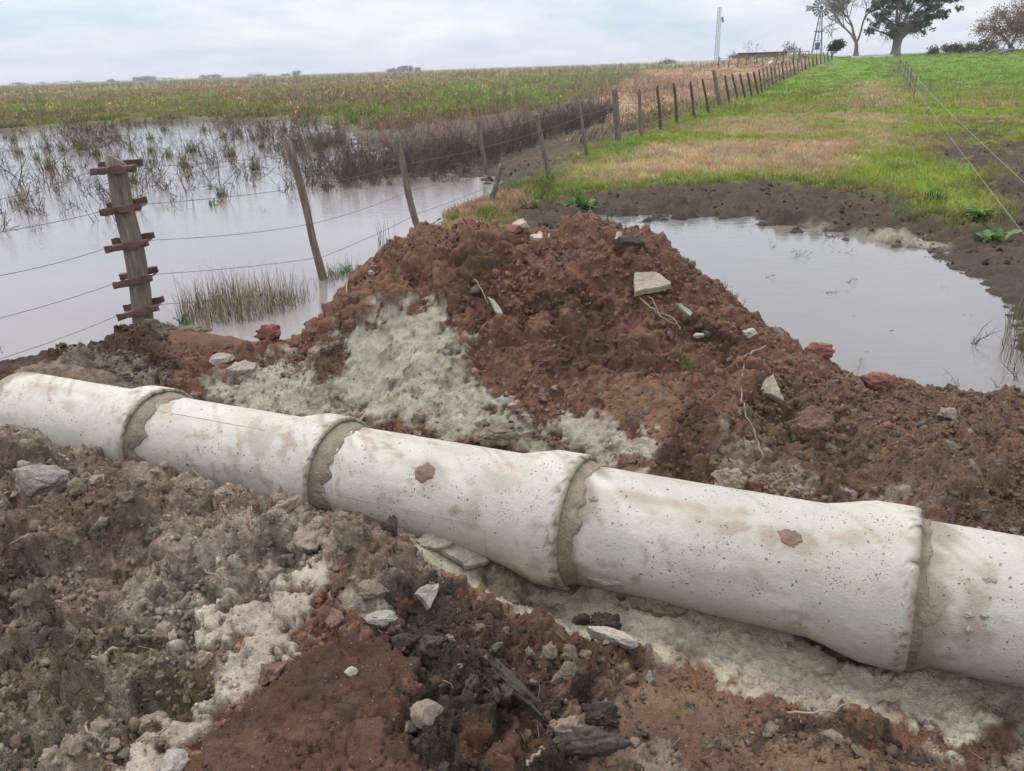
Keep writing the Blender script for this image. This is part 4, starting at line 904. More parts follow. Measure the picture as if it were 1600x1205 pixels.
scatter_clods('trench_crumbs', 26000, 1.1, 3.6, lambda x, y, k: (fr_(x, y) < .02) & (y < axis_y(x)), .0018, .016, 3.0, 15, .25, .0)
scatter_clods('clay_crumbs', 90000, .85, 4.6, lambda x, y, k: (gheap[k] > .5) & (gc[k].mean(1) > .24) & (grel[k] < .75), .0014, .0075, 3.2, 17, .3, -1.0)
scatter_clods('red_crumbs', 16000, .85, 2.6, lambda x, y, k: (fr_(x, y) > 0) & (grel[k] < .6) & (gc[k].mean(1) < .12), .0012, .007, 3.0, 18, .3, -1.0)
scatter_clods('mud_lumps', 7000, 5.6, 14, lambda x, y, k: (grel[k] > .8) & (gz[k] > -.05), .006, .018, 1.8, 16)

# bits of straw and fine root in the soil
def straw_mesh(i):
    r = np.random.default_rng(900 + i); b = MB(); n = 6; t = np.linspace(0, 1, n)
    p = np.stack([t - .5, .25 * fbm2(t * 1.6 + i, t * 0, 3, 3), .10 + .15 * fbm2(t * 1.4 + i, t * 0 + 4, 3, 5)], 1); b.tube(p, .018 * (1 - .6 * t), 4); return b.mesh('straw', M['stalk'], True)
straw_coll = variants_collection('straw_shape', [straw_mesh(i) for i in range(8)])
for me in [o.data for o in straw_coll.objects]: 
    a = me.attributes.new('col', 'FLOAT_COLOR', 'POINT'); a.data.foreach_set('color', [1.0] * (4 * len(me.vertices)))
def scatter_straw(n, ylo, yhi, pick, seed, l0, l1):
    r = np.random.default_rng(seed); y = np.exp(r.uniform(math.log(ylo), math.log(yhi), n)); x = r.uniform(-.84, .84, n) * (y + .8); k = near_ij(x, y)
    kp = pick(x, y, k); x, y, k = x[kp], y[kp], k[kp]; z, nb = surf_at(x, y); ok = off_pipe(x, y, z); x, y, z, k = x[ok], y[ok], z[ok], k[ok]; n = len(x)
    s = r.uniform(l0, l1, n); t = np.array((.34, .27, .19)) * r.uniform(.5, 1.3, n)[:, None]
    return scatter('straw_litter', np.stack([x, y, z + .004], 1), np.c_[r.normal(0, .35, (n, 2)), r.uniform(0, 6.3, n)], np.stack([s, s, s], 1), t, straw_coll, 8, seed)
scatter_straw(620, .85, 5, lambda x, y, k: (gheap[k] > .5) & (grel[k] > .55), 31, .015, .07)

# larger clods: things of their own
clod_me = {m: [lump_mesh('soil_clod', 200 + 10 * j + i, M[m], 4, 1, 1.0, .24, True, .7) for i in range(4)] for j, m in enumerate(('redclod', 'darkclod', 'greyclod', 'oliveclod'))}
names = dict(redclod='reddish brown', darkclod='dark blackish', greyclod='dry greyish', oliveclod='olive brown')
def big_clods(n, ylo, yhi, pick, s0, s1, where, seed):
    r = np.random.default_rng(seed); cnt = 0
    for _ in range(n * 30):
        y = math.exp(r.uniform(math.log(ylo), math.log(yhi))); x = r.uniform(-.8, .8) * (y + .5); k = int(near_ij(np.array([x]), np.array([y]))[0])
        if not pick(np.array([x]), np.array([y]), np.array([k]))[0] or grel[k] < .6 or r.random() > grel[k]: continue
        z = float(PD[k, 2])
        if not off_pipe(np.array([x]), np.array([y]), np.array([z]), .04)[0] or not in_view(np.array([x]), np.array([y]), np.array([z]), 0)[0][0]: continue
        c = gc[k]; lum = c.mean(); m = 'darkclod' if lum < .062 else 'greyclod' if lum > .17 else 'redclod' if c[0] > 1.75 * c[1] else 'oliveclod'
        s = s0 * (s1 / s0) ** (r.random() ** 1.7); me = clod_me[m][r.integers(0, 4)]
        o = link('soil_clod', me, None, (x, y, z + s * .22), tuple(r.uniform(0, 6.28, 3)), (s * r.uniform(.85, 1.2), s * r.uniform(.8, 1.1), s * r.uniform(.7, 1.0)))
        tag(o, '%s clod of earth %s' % (names[m], where), 'clod', '%s clods %s' % (names[m], where)); cnt += 1
        if cnt >= n: return
big_clods(120, .9, 3.3, lambda x, y, k: fr_(x, y) > .03, .013, .036, 'lying on the low front spoil heap', 41)
big_clods(16, .95, 2.5, lambda x, y, k: (fr_(x, y) > .12) & (x < -.45), .038, .068, 'jutting out of the left part of the front spoil heap', 43)
big_clods(70, 2.0, 4.8, lambda x, y, k: (gheap[k] > .7) & (y > axis_y(x) + .15), .013, .034, 'lying on the heap behind the pipes', 42)

# ------------------------------------------------------------------ rubble: shards, stones, bricks
def plate(name, P, n, thick, mat, label, cat, group=None, seed=1, arch=0.0):
    """a broken plate: outline given on its own plane, real thickness, chipped edge, slightly arched if it is a pipe shard"""
    P = [Vector(p) for p in P]; n = Vector(n).normalized(); pts = []; r = np.random.default_rng(seed)
    for a, b_ in zip(P, P[1:] + P[:1]):
        L = (b_ - a).length; k = max(2, int(L / .016))
        for t in range(k): pts.append(a.lerp(b_, t / k) + Vector(r.normal(0, .0022, 3)))
    c = sum(pts, Vector()) / len(pts); m = len(pts); rad = max((p - c).length for p in pts)
    ax = (P[1] - P[0]).normalized(); v = []; f = []
    def z(p):
        q = (p - c); s = (q - ax * q.dot(ax)).length / rad; return n * (-arch * s * s + .0025 * float(fbm2(np.array([q.x * 40]), np.array([q.y * 40]), 3, seed)[0]))
    rings = ((1.0, -thick), (1.0, -.003), (.96, 0), (.65, .001), (.3, .001))
    for s, h in rings:
        for p in pts: q = c + (p - c) * s; v.append(q + n * h + z(q))
    for k in range(len(rings) - 1):
        for i in range(m): f.append((k * m + i, k * m + (i + 1) % m, (k + 1) * m + (i + 1) % m, (k + 1) * m + i))
    v.append(c + z(c)); e = len(v) - 1
    for i in range(m): f.append(((len(rings) - 1) * m + i, (len(rings) - 1) * m + (i + 1) % m, e))
    v.append(c - n * thick + z(c)); e = len(v) - 1
    for i in range(m): f.append(((i + 1) % m, i, e))
    o_ = c - n * thick; me = bpy.data.meshes.new(name); me.from_pydata([tuple(q - o_) for q in v], [], f); me.update(); me.materials.append(mat)
    bm = bmesh.new(); bm.from_mesh(me); bmesh.ops.recalc_face_normals(bm, faces=bm.faces); bm.to_mesh(me); bm.free()
    return tag(link(name, me, None, tuple(o_)), label, cat, group)
plate('concrete_slab', [(0.565,3.393,0.678),(0.663,3.389,0.681),(0.725,3.305,0.642),(0.677,3.292,0.633),(0.555,3.284,0.622)],(-0.050,-0.447,0.893), .03, M['shardbrown'], 'flat pale concrete slab fragment resting on the right shoulder of the soil heap', 'concrete fragment', seed=3)
plate('pipe_shard', [(-0.277,2.365,-0.064),(-0.241,2.400,-0.058),(-0.167,2.420,-0.064),(-0.143,2.381,-0.080),(-0.103,2.344,-0.098),(-0.188,2.308,-0.096)],(0.150,-0.301,0.942), .022, M['shard'], 'clean curved white pipe shard lying beside the middle pipe, the nearer of two', 'pipe shard', seed=4, arch=.018)
plate('pipe_shard', [(-0.373,2.410,-0.048),(-0.333,2.444,-0.031),(-0.295,2.455,-0.023),(-0.248,2.416,-0.033),(-0.226,2.391,-0.039),(-0.276,2.362,-0.056),(-0.348,2.380,-0.057)],(-0.100,-0.350,0.931), .03, M['shard'], 'greyer pipe shard lying by the middle pipe just left of the white one', 'pipe shard', seed=5, arch=.012)
plate('pipe_shard', [(-0.284,1.743,0.222),(-0.255,1.774,0.223),(-0.225,1.793,0.214),(-0.229,1.768,0.196),(-0.244,1.731,0.176)],(0.553,-0.553,0.623), .02, M['shard'], 'triangular pale shard stuck upright in the ridge of the front heap', 'pipe shard', seed=6)
plate('concrete_shard', [(-0.096,3.389,0.592),(-0.068,3.379,0.576),(-0.026,3.343,0.528),(-0.047,3.327,0.513),(-0.069,3.354,0.548)],(0.100,-0.752,0.652), .02, M['shard'], 'thin pale shard sticking out of the middle of the back heap face', 'concrete fragment', seed=7)
plate('concrete_shard', [(1.014,2.874,0.311),(1.045,2.914,0.339),(1.075,2.928,0.347),(1.085,2.887,0.312),(1.096,2.837,0.271),(1.066,2.851,0.286),(1.021,2.861,0.300)],(0.104,-0.621,0.777), .03, M['shardbrown'], 'pointed brown concrete shard half buried low on the right side of the heap', 'concrete fragment', seed=8)
plate('concrete_shard', [(0.503,3.463,0.830),(0.559,3.473,0.832),(0.602,3.450,0.818),(0.618,3.422,0.803),(0.567,3.425,0.807),(0.515,3.427,0.811)],(0.051,-0.455,0.889), .022, M['darkclod'], 'dark curved shard jutting out under the heap top near the puddle', 'concrete fragment', seed=9)
plate('concrete_shard', [(0.494,3.500,0.806),(0.502,3.518,0.837),(0.518,3.508,0.844),(0.518,3.483,0.814)],(-0.609,-0.609,0.508), .02, M['shardbrown'], 'small tan chip standing upright on the heap top near the puddle', 'concrete fragment', seed=10)
plate('concrete_shard', [(0.727,3.221,0.576),(0.747,3.222,0.575),(0.796,3.193,0.539),(0.785,3.183,0.530),(0.757,3.197,0.548)],(0.101,-0.704,0.704), .015, M['shard'], 'narrow white sliver over the dark hollow on the right heap slope', 'concrete fragment', seed=11)
plate('concrete_shard', [(0.110,3.662,0.804),(0.158,3.700,0.816),(0.208,3.667,0.806),(0.200,3.638,0.796),(0.130,3.637,0.796)],(0.000,-0.301,0.954), .03, M['shardbrown'], 'pale flat stone plate on the crest of the soil heap', 'concrete fragment', seed=12)
plate('concrete_shard', [(-1.495,3.770,0.137),(-1.461,3.821,0.156),(-1.405,3.839,0.158),(-1.342,3.823,0.144),(-1.356,3.783,0.128),(-1.427,3.763,0.127)],(0.101,-0.404,0.909), .03, M['shard'], 'flat pale grey flake lying on the left bank between pipe and water', 'concrete fragment', seed=13)
def rock(px, size, mat, label, cat, name='stone', group=None, seed=1, stretch=(1, 1, .7), rz=0.0, sink=.5, tilt=(0, 0), rough=.16, ang=.9, sub=4):
    crumb = .9 if name == 'soil_clod' else .25
    x, y, z0 = px; z = max(zat(x, y), z0 - .03) if y < 60 else z0
    s = size / 2; o = link(name, lump_mesh(name, 500 + seed, M[mat], 5 if size > .07 else 4, 1.4, ang, rough, True, crumb), None, (x, y, z + s * (stretch[2] - sink) * .6), (tilt[0], tilt[1], rz), tuple(s * q * 1.15 for q in stretch))
    return tag(o, label, cat, group)
rock((-1.649,2.363,0.241), 0.147, 'paleclod', 'big pale whitish stone in the front heap at the left edge', 'stone', seed=1, stretch=(1, .8, .85), rz=.3, sink=.1)
rock((-1.667,2.450,0.236), 0.115, 'greyclod', 'grey lump leaning on top of the big pale stone at left', 'stone', seed=2, stretch=(1, .6, .5), rz=-.2, sink=-.6)
rock((0.281,1.902,-0.134), 0.148, 'paleclod', 'long whitish stone lying across the edge of the sandy trench', 'stone', seed=3, stretch=(1, .42, .36), rz=-.45, sink=.0)
rock((0.278,2.038,-0.170), 0.084, 'darkclod', 'round dark brown lump of mud alone on the pale sand', 'clod', 'soil_clod', seed=4, stretch=(1, .95, .9), sink=-.1, ang=.3, rough=.2)
rock((0.209,2.092,-0.183), 0.047, 'darkclod', 'small dark lump just left of the round mud lump on the sand', 'clod', 'soil_clod', seed=44, stretch=(1, .7, .7), sink=-.1)
rock((0.470,2.109,-0.147), 0.134, 'oliveclod', 'wide olive brown clod pressed against the foot of the pipe', 'clod', 'soil_clod', seed=5, stretch=(1, .6, .55), rz=-.4, sink=-.2, ang=.4)
rock((-0.384,2.006,0.234), 0.051, 'darkclod', 'dark upright clod standing on the front ridge before the middle pipe', 'clod', 'soil_clod', seed=6, stretch=(.8, .7, 1.7), sink=.5)
rock((-0.818,1.330,0.103), 0.068, 'paleclod', 'pale wedge shaped stone at the bottom edge of the photo', 'stone', seed=7, stretch=(.8, 1.3, .7), rz=-.6, sink=.1)
rock((-0.220,1.348,0.171), 0.068, 'greyclod', 'angular grey stone in the dark soil at the bottom centre', 'stone', seed=8, stretch=(1, .9, 1), sink=.1)
rock((0.095,1.405,0.070), 0.081, 'greyclod', 'grey topped rough block beside the black block at bottom centre', 'clod', 'soil_clod', seed=9, stretch=(1, .8, .8), rz=.5, sink=.1)
rock((0.141,1.367,0.048), 0.131, 'darkclod', 'black oblong block of wet clay at the bottom centre', 'clod', 'soil_clod', seed=10, stretch=(1, .5, .55), rz=.12, sink=.1)
rock((0.193,1.504,-0.000), 0.092, 'darkclod', 'dark rounded clod behind the black oblong block', 'clod', 'soil_clod', seed=11, stretch=(1, .8, .7), rz=-.3, sink=.1)
rock((-0.029,1.486,0.146), 0.187, 'darkclod', 'long black ridge of torn clay slanting through the front heap', 'clod', 'soil_clod', seed=12, stretch=(1, .22, .3), rz=-.95, sink=.1)
rock((-0.301,1.581,0.210), 0.062, 'darkclod', 'dark clod among white crumbs above the smooth red soil', 'clod', 'soil_clod', seed=13, sink=.0)
rock((-0.225,1.551,0.201), 0.055, 'darkclod', 'grey black clod right of the smooth red soil', 'clod', 'soil_clod', seed=14, sink=.0)
rock((-0.420,1.482,0.191), 0.028, 'paleclod', 'small white pebble on the smooth red soil', 'stone', seed=15)
rock((-0.392,1.710,0.233), 0.080, 'greyclod', 'light grey lump above the dark clods in the front heap', 'stone', seed=16, sink=.1)
rock((-0.374,1.639,0.220), 0.094, 'paleclod', 'crumbly whitish lump at the upper end of the red soil', 'stone', seed=17, stretch=(1, .7, .5), rz=.2, sink=.2, ang=.4)
rock((0.026,3.717,0.802), 0.080, 'brick', 'reddish stone on the crest of the soil heap', 'stone', seed=18, sink=-.2)
rock((0.064,3.766,0.816), 0.094, 'shardbrown', 'pale stone at the very crest of the heap', 'stone', seed=19, sink=-.4, stretch=(1, .7, .6))
rock((1.047,3.179,0.435), 0.062, 'shard', 'pale angular stone on the right slope of the heap', 'stone', seed=20, sink=-.2)
rock((0.810,3.143,0.470), 0.044, 'shard', 'small grey stone below the dark hollow on the heap', 'stone', seed=21, sink=-.2)
rock((-0.680,3.781,0.628), 0.035, 'shard', 'tiny white chip on the left shoulder of the heap', 'stone', seed=22, sink=-.5)
rock((-0.671,3.799,0.649), 0.032, 'brick', 'tiny pink chip on the left shoulder of the heap', 'stone', seed=23, sink=-.5)
rock((1.744,4.103,0.000), 0.124, 'brick', 'red brick rubble at the puddle edge of the heap, upper piece', 'brick', 'brick_piece', 'brick rubble', seed=24, sink=-.5, stretch=(1, .6, .6), rz=-.3)
rock((1.434,3.301,0.245), 0.100, 'brick', 'orange brick piece below the red rubble at the puddle edge', 'brick', 'brick_piece', 'brick rubble', seed=25, sink=-.4, stretch=(1, .4, .5), rz=-.5)
rock((1.623,3.134,0.189), 0.142, 'brick', 'dark red brick rubble lying by the water on the right berm', 'brick', 'brick_piece', 'brick rubble', seed=26, sink=-.3, stretch=(1, .5, .5), rz=-.3)
rock((-1.555,3.912,0.140), 0.111, 'paleclod', 'rounded pale stone on the left bank near the flood water', 'stone', seed=27, sink=-.1)
rock((-1.314,4.014,0.183), 0.113, 'brick', 'red clod of burnt clay on the left bank by the water', 'clod', 'soil_clod', seed=28, sink=-.1, stretch=(1, .7, .7))
rock((1.158,2.676,0.184), 0.120, 'redclod', 'rust brown block on the right berm behind the last long pipe', 'clod', 'soil_clod', seed=29, sink=.0, stretch=(1, .8, .8))
rock((1.735,2.779,0.188), 0.092, 'greyclod', 'grey brown stone on the right berm', 'stone', seed=30, sink=.0)
rock((0.763,2.435,0.156), 0.093, 'greyclod', 'pale grey lump behind the pipe below the dark red hollow', 'clod', 'soil_clod', seed=31, sink=.0)
rock((-0.088,2.882,0.112), 0.150, 'oliveclod', 'brown lump sitting in the grey clay just behind the middle pipe', 'clod', 'soil_clod', seed=32, sink=-.1, stretch=(1, .6, .6))
rock((-2.103,4.870,0.000), 0.212, 'oliveclod', 'flat muddy stone at the foot of the rush clump', 'stone', seed=33, sink=-.1, stretch=(1, .5, .4))
rock((-2.380,4.874,0.000), 0.237, 'oliveclod', 'muddy lump at the foot of the strainer post', 'clod', 'soil_clod', seed=34, sink=.0, stretch=(1, .6, .5))
rock((2.313,4.397,0.000), 0.062, 'darkclod', 'dark mud lump standing in the puddle water', 'clod', 'soil_clod', seed=35, sink=.2)
rock((1.968,4.038,0.000), 0.093, 'darkclod', 'flat dark mud lump in the puddle near the heap', 'clod', 'soil_clod', seed=36, sink=.1, stretch=(1, .6, .5))
rock((0.798,1.480,-0.106), 0.057, 'greyclod', 'grey stone in the brown soil at the lower right', 'stone', seed=37, sink=.1)
# sticks, roots
def strand(name, pts, r0, r1, mat, label, cat='root', group=None, lift=.008, absol=False):
    p = [np.array(q, float) for q in pts]; out = []
    for a, b_ in zip(p[:-1], p[1:]):
        for t in np.linspace(0, 1, 6)[:-1]: out.append(a + (b_ - a) * t)
    out.append(p[-1]); out = np.array(out)
    k = np.ones(5) / 5; sm = out.copy()
    for d in range(3): sm[2:-2, d] = np.convolve(out[:, d], k, 'valid')
    if not absol: sm[:, 2] = np.maximum(sm[:, 2], np.array([zat(q[0], q[1]) for q in sm])) + lift
    sm += .004 * rng.normal(size=sm.shape) * (1 if r0 < .006 else .5)
    b = MB(); b.tube(sm, np.linspace(r0, r1, len(sm)), 6); return tag(b.build(name, mat, None, True), label, cat, group)
strand('root', [(1.101,3.123,0.388),(0.986,3.040,0.378),(0.945,2.909,0.316),(0.904,2.769,0.266),(0.924,2.638,0.217),(0.921,2.521,0.169)], .004, .0022, M['root'], 'long thin root trailing down the right side of the heap', lift=.012)
strand('root', [(0.580,3.288,0.573),(0.628,3.230,0.530),(0.705,3.194,0.510),(0.737,3.138,0.469)], .004, .002, M['root'], 'tangled pale root across the upper right of the heap', lift=.015)
strand('root', [(0.623,3.291,0.586),(0.651,3.200,0.510),(0.727,3.160,0.485)], .003, .002, M['root'], 'second thin root beside the tangled one on the upper right of the heap', lift=.012)
strand('root', [(-0.155,3.491,0.633),(-0.112,3.426,0.583),(-0.098,3.379,0.541)], .003, .002, M['root'], 'short root above the thin pale shard in the heap face', lift=.012)
strand('root', [(-1.263,6.244,0.000),(-0.823,3.858,0.509),(-0.823,3.790,0.478)], .006, .003, M['root'], 'pale hooked root hanging from the left edge of the heap', lift=.03)
strand('root', [(1.930,3.959,0.000),(1.528,3.196,0.208),(1.375,3.043,0.245)], .003, .002, M['root'], 'straw coloured stem among the brick rubble', lift=.01)
strand('root', [(0.727,1.604,-0.127),(0.838,1.615,-0.136),(0.958,1.658,-0.162)], .004, .002, M['root'], 'curved pale root on the lower right soil below the sand', lift=.008)
strand('stick', [(0.580,1.855,-0.163),(0.623,1.938,-0.175),(0.657,2.022,-0.184)], .002, .0015, M['root'], 'thin stem standing in the sand by the last socket', 'stick', lift=.02)
strand('stick', [(-1.565,3.224,-0.142),(-1.368,2.882,-0.010),(-1.156,2.505,0.139)], .004, .003, M['post'], 'grey stick leaning against the second pipe', 'stick', lift=.05)
strand('stick', [(-0.912,1.365,0.100),(-0.877,1.374,0.103),(-0.851,1.393,0.107)], .0035, .0025, M['root'], 'pale twig near the wedge shaped stone at the bottom', 'stick', lift=.012)
strand('stick', [(0.007,1.264,0.092),(0.025,1.288,0.091),(0.044,1.313,0.088)], .004, .003, M['root'], 'straw coloured stick at the bottom edge of the photo', 'stick', lift=.02)
strand('stick', [(-0.244,1.336,0.168),(-0.251,1.359,0.175),(-0.246,1.366,0.177)], .003, .002, M['root'], 'small pale stick beside the angular grey stone', 'stick', lift=.015)
strand('stick', [(-1.061,1.424,0.105),(-1.021,1.387,0.101),(-0.986,1.360,0.098)], .003, .002, M['root'], 'thin twig on the olive clods at lower left', 'stick', lift=.012)
strand('stick', [(-0.919,1.886,0.210),(-0.859,1.850,0.211),(-0.834,1.829,0.210)], .003, .002, M['root'], 'small twig on the grey crumbs of the front heap', 'stick', lift=.012)
strand('stick', [(-0.851,2.152,0.249),(-0.827,2.069,0.253),(-0.794,1.981,0.251)], .0025, .002, M['root'], 'upright straw on the ridge before the second pipe', 'stick', lift=.02)
strand('stick', [(-1.121,1.607,0.128),(-1.092,1.626,0.131),(-1.077,1.642,0.133)], .005, .004, M['root'], 'short thick straw on the olive clods at left', 'stick', lift=.02)

# ------------------------------------------------------------------ plants
def blade_mesh(name, mat, n, h0, h1, w, spread, droop, seed, segs=3, shades=((.85, 1.15),), base_r=.02, crook=0.0):
    r = np.random.default_rng(seed); V = []; F = []; C = []
    for k in range(n):
        a = r.uniform(0, 2 * np.pi); h = r.uniform(h0, h1); lean = r.uniform(.2, 1) * spread; b0 = np.array((math.cos(r.uniform(0, 6.28)), math.sin(r.uniform(0, 6.28)), 0)) * base_r * r.random() ** .5
        d = np.array((math.cos(a), math.sin(a), 0)); sd = np.array((-d[1], d[0], 0)); tw = r.uniform(-.6, .6); sd = sd * math.cos(tw) + d * math.sin(tw); i0 = len(V); sh = r.uniform(.7, 1.25)
        for s in range(segs + 1):
            t = s / segs; c = b0 + d * (lean * h * (t ** 1.5)) + np.array((0, 0, h * (t - droop * lean * t * t * t)))
            c = c + crook * h * np.array((math.sin(t * 7 + k), math.cos(t * 5 + k * 2), 0)) * t
            ww = w * (1 - .85 * t) * .5
            V += [c - sd * ww, c + sd * ww]; col = np.array((sh * (1 + .15 * t), sh * (.92 + .1 * t), sh)); C += [col, col]
        for s in range(segs): F.append((i0 + 2 * s, i0 + 2 * s + 1, i0 + 2 * s + 3, i0 + 2 * s + 2))
    return mesh_np(name, np.array(V), np.array(F), True, mat, dict(col=np.array(C)))
grass_coll = variants_collection('grass_shape', [blade_mesh('grass_shape', M['plant'], 26, .05, .13, .007, .8, .5, 300 + i, 3, base_r=.07) for i in range(6)])
lawn_coll = variants_collection('lawn_shape', [blade_mesh('lawn_shape', M['plant'], 40, .04, .12, .016, .9, .5, 320 + i, 2, base_r=.22) for i in range(5)])
rush_coll = variants_collection('rush_shape', [blade_mesh('rush_shape', M['rush'], 14, .16, .36, .004, .35, .25, 340 + i, 4, base_r=.03) for i in range(6)])
def stalk_mesh(name, n, h0, h1, r0, seed, side=3, lean=.25, mat='stalk', crook=.05, leaves=0):
    r = np.random.default_rng(seed); b = MB(); 
    for k in range(n):
        h = r.uniform(h0, h1); a = r.uniform(0, 6.28); l = r.normal(0, lean); t = np.linspace(0, 1, 5); o = r.normal(0, .05, 2)
        p = np.stack([o[0] + math.cos(a) * l * h * t + crook * h * np.sin(t * 5 + k) * t, o[1] + math.sin(a) * l * h * t + crook * h * np.cos(t * 4 + k) * t, h * t], 1); sh = r.uniform(.6, 1.3)
        b.tube(p, r0 * (1 - .5 * t), 3, False, (sh,) * 3)
        for s in range(side):
            t0 = r.uniform(.35, .95); q = p[int(t0 * 4)]; aa = r.uniform(0, 6.28); L = h * r.uniform(.12, .3)
            e = q + np.array((math.cos(aa) * L, math.sin(aa) * L, L * r.uniform(.1, 1.0))); b.tube([q, (q + e) / 2 + r.normal(0, .01, 3), e], [r0 * .6, r0 * .5, r0 * .3], 3, False, (sh,) * 3)
        for s in range(leaves):
            t0 = r.uniform(.3, .9); q = p[int(t0 * 4)]; aa = r.uniform(0, 6.28); L = r.uniform(.25, .5); d = np.array((math.cos(aa), math.sin(aa), 0)); w = np.array((-d[1], d[0], 0)) * .022
            m_ = q + d * L * .5 + np.array((0, 0, .12 * r.uniform(-.5, 1))); e = q + d * L * .8 + np.array((0, 0, -L * r.uniform(.2, .8))); b.add([q - w * .4, q + w * .4, m_ + w, m_ - w, e], [(0, 1, 2, 3), (3, 2, 4)], (sh * 1.5, sh * 1.4, sh * 1.25))
    return b.mesh(name, M[mat], True, True)
weed_coll = variants_collection('weed_shape', [stalk_mesh('weed_shape', 5, .12, .50, .0052, 400 + i, 4, .5, crook=.09) for i in range(8)])
tall_coll = variants_collection('tall_weed_shape', [stalk_mesh('tall_weed_shape', 8, .3, 1.0, .0045, 420 + i, 4, .16, crook=.03) for i in range(8)])
corn_coll = variants_collection('maize_shape', [stalk_mesh('maize_shape', 2, .4, 1.0, .013, 440 + i, 0, .35, crook=.04, leaves=4) for i in range(8)])
def sample_poly(poly, n, r):
    P = np.array(poly); lo, hi = P.min(0), P.max(0); out = []
    while sum(len(o) for o in out) < n:
        q = r.uniform(lo, hi, (n * 2, 2)); out.append(q[poly_sd(q[:, 0], q[:, 1], poly) > 0])
    return np.concatenate(out)[:n]
def plant_scatter(name, xy, coll, nv, s0, s1, tint, seed, tilt=.12, var=.25, zoff=0.0):
    r = np.random.default_rng(seed); n = len(xy); z = surf_at(xy[:, 0], xy[:, 1])[0]; z = np.maximum(z, -.06) + zoff; s = r.uniform(s0, s1, n)
    t = np.broadcast_to(np.asarray(tint, float), (n, 3)) * r.uniform(1 - var, 1 + var, n)[:, None] * (1 + .12 * r.normal(size=(n, 3)).clip(-1, 1))
    return scatter(name, np.c_[xy, z], np.c_[r.normal(0, tilt, (n, 2)), r.uniform(0, 6.3, n)], np.c_[s * r.uniform(.8, 1.2, n), s * r.uniform(.8, 1.2, n), s * r.uniform(.7, 1.3, n)], t, coll, nv, seed)
# grass of the lane and the right hand pasture
def fan_points(n, y0, y1, r, u0=-.84, u1=.84, p=1.0):
    y = y0 * (y1 / y0) ** (r.random(n) ** p); x = r.uniform(u0, u1, n) * (y + .8); return x, y
r = np.random.default_rng(51)
x, y = fan_points(60000, 6.6, 30, r); k = near_ij(x, y)
keep = (ggrass[k] > r.random(len(x)) * .95 + .05) & (x > fence_x(y) - .9); x, y, k = x[keep], y[keep], k[keep]
n3 = fbm2(x * 1.7, y * 1.7, 4, 91); d_ = np.clip(gdry[k] + .25 * n3, 0, 1)[:, None]
tint = gc[k] * 1.6 * (1 - d_ * .4) + np.array((.40, .31, .19)) * d_ * .55; tint = tint * (1 + .35 * n3)[:, None]
plant_scatter('lane_grass', np.c_[x, y], grass_coll, 6, .55, 1.15, tint, 52, .25, .2)
x, y = fan_points(22000, 22, 110, r); k = near_ij(x, y); keep = (ggrass[k] > .5) & (x > fence_x(y) - .5); x, y, k = x[keep], y[keep], k[keep]
n3 = fbm2(x * .6, y * .6, 4, 91); d_ = np.clip(gdry[k] + .15 * n3, 0, 1)[:, None]
plant_scatter('pasture_grass', np.c_[x, y], lawn_coll, 5, .7, 1.5, (gc[k] * 1.5 * (1 - d_ * .4) + np.array((.36, .28, .17)) * d_ * .5) * (1 + .4 * n3)[:, None], 53, .2, .2)
# rough growth on the wet field left of the fence
x, y = fan_points(26000, 16, 120, r, -.84, .45); k = near_ij(x, y); keep = (ggrass[k] > .35) & (x < fence_x(y) - .3); x, y, k = x[keep], y[keep], k[keep]
plant_scatter('field_weeds', np.c_[x, y], lawn_coll, 5, 1.0, 2.3, gc[k] * 1.15 * (1 + .4 * fbm2(x * .4, y * .4, 3, 95))[:, None], 54, .3, .35)
# maize stubble in rows
rows = []
for a in np.arange(-95, 60, .9):
    s = np.arange(24, 190, .8); s = s[r.random(len(s)) < np.clip(45 / s, .12, 1) * .8]; rows.append(np.c_[a + .30 * s + r.normal(0, .12, len(s)), s + r.normal(0, .2, len(s))])
rows = np.concatenate(rows); rows = rows[(np.abs(rows[:, 0]) < .82 * (rows[:, 1] + .8))]
k = near_ij(rows[:, 0], rows[:, 1]); bt = poly_sd(rows[:, 0], rows[:, 1], BANKTAN)
keep = (rows[:, 0] < fence_x(rows[:, 1]) - 2.5) & (bt < -1) & (ggrass[k] > .3) & (r.random(len(k)) < sstep(22, 48, rows[:, 1] + 6 * fbm2(rows[:, 0] * .2, rows[:, 1] * .2, 3, 5)) + .06)
rows = rows[keep]
plant_scatter('maize_stubble', rows, corn_coll, 8, .38, .75, np.where((r.random(len(rows)) < .5)[:, None], np.array((.30, .235, .13)), np.array((.13, .10, .06))), 55, .25, .35)
x, y = fan_points(9000, 110, 600, r, -.8, .3, .8); k = near_ij(x, y); keep = (x < fence_x(y) - 14) & (x < 28 + .1 * y); x, y = x[keep], y[keep]
plant_scatter('far_maize', np.c_[x, y], corn_coll, 8, .8, 1.5, (.17, .135, .075), 56, .3, .4)
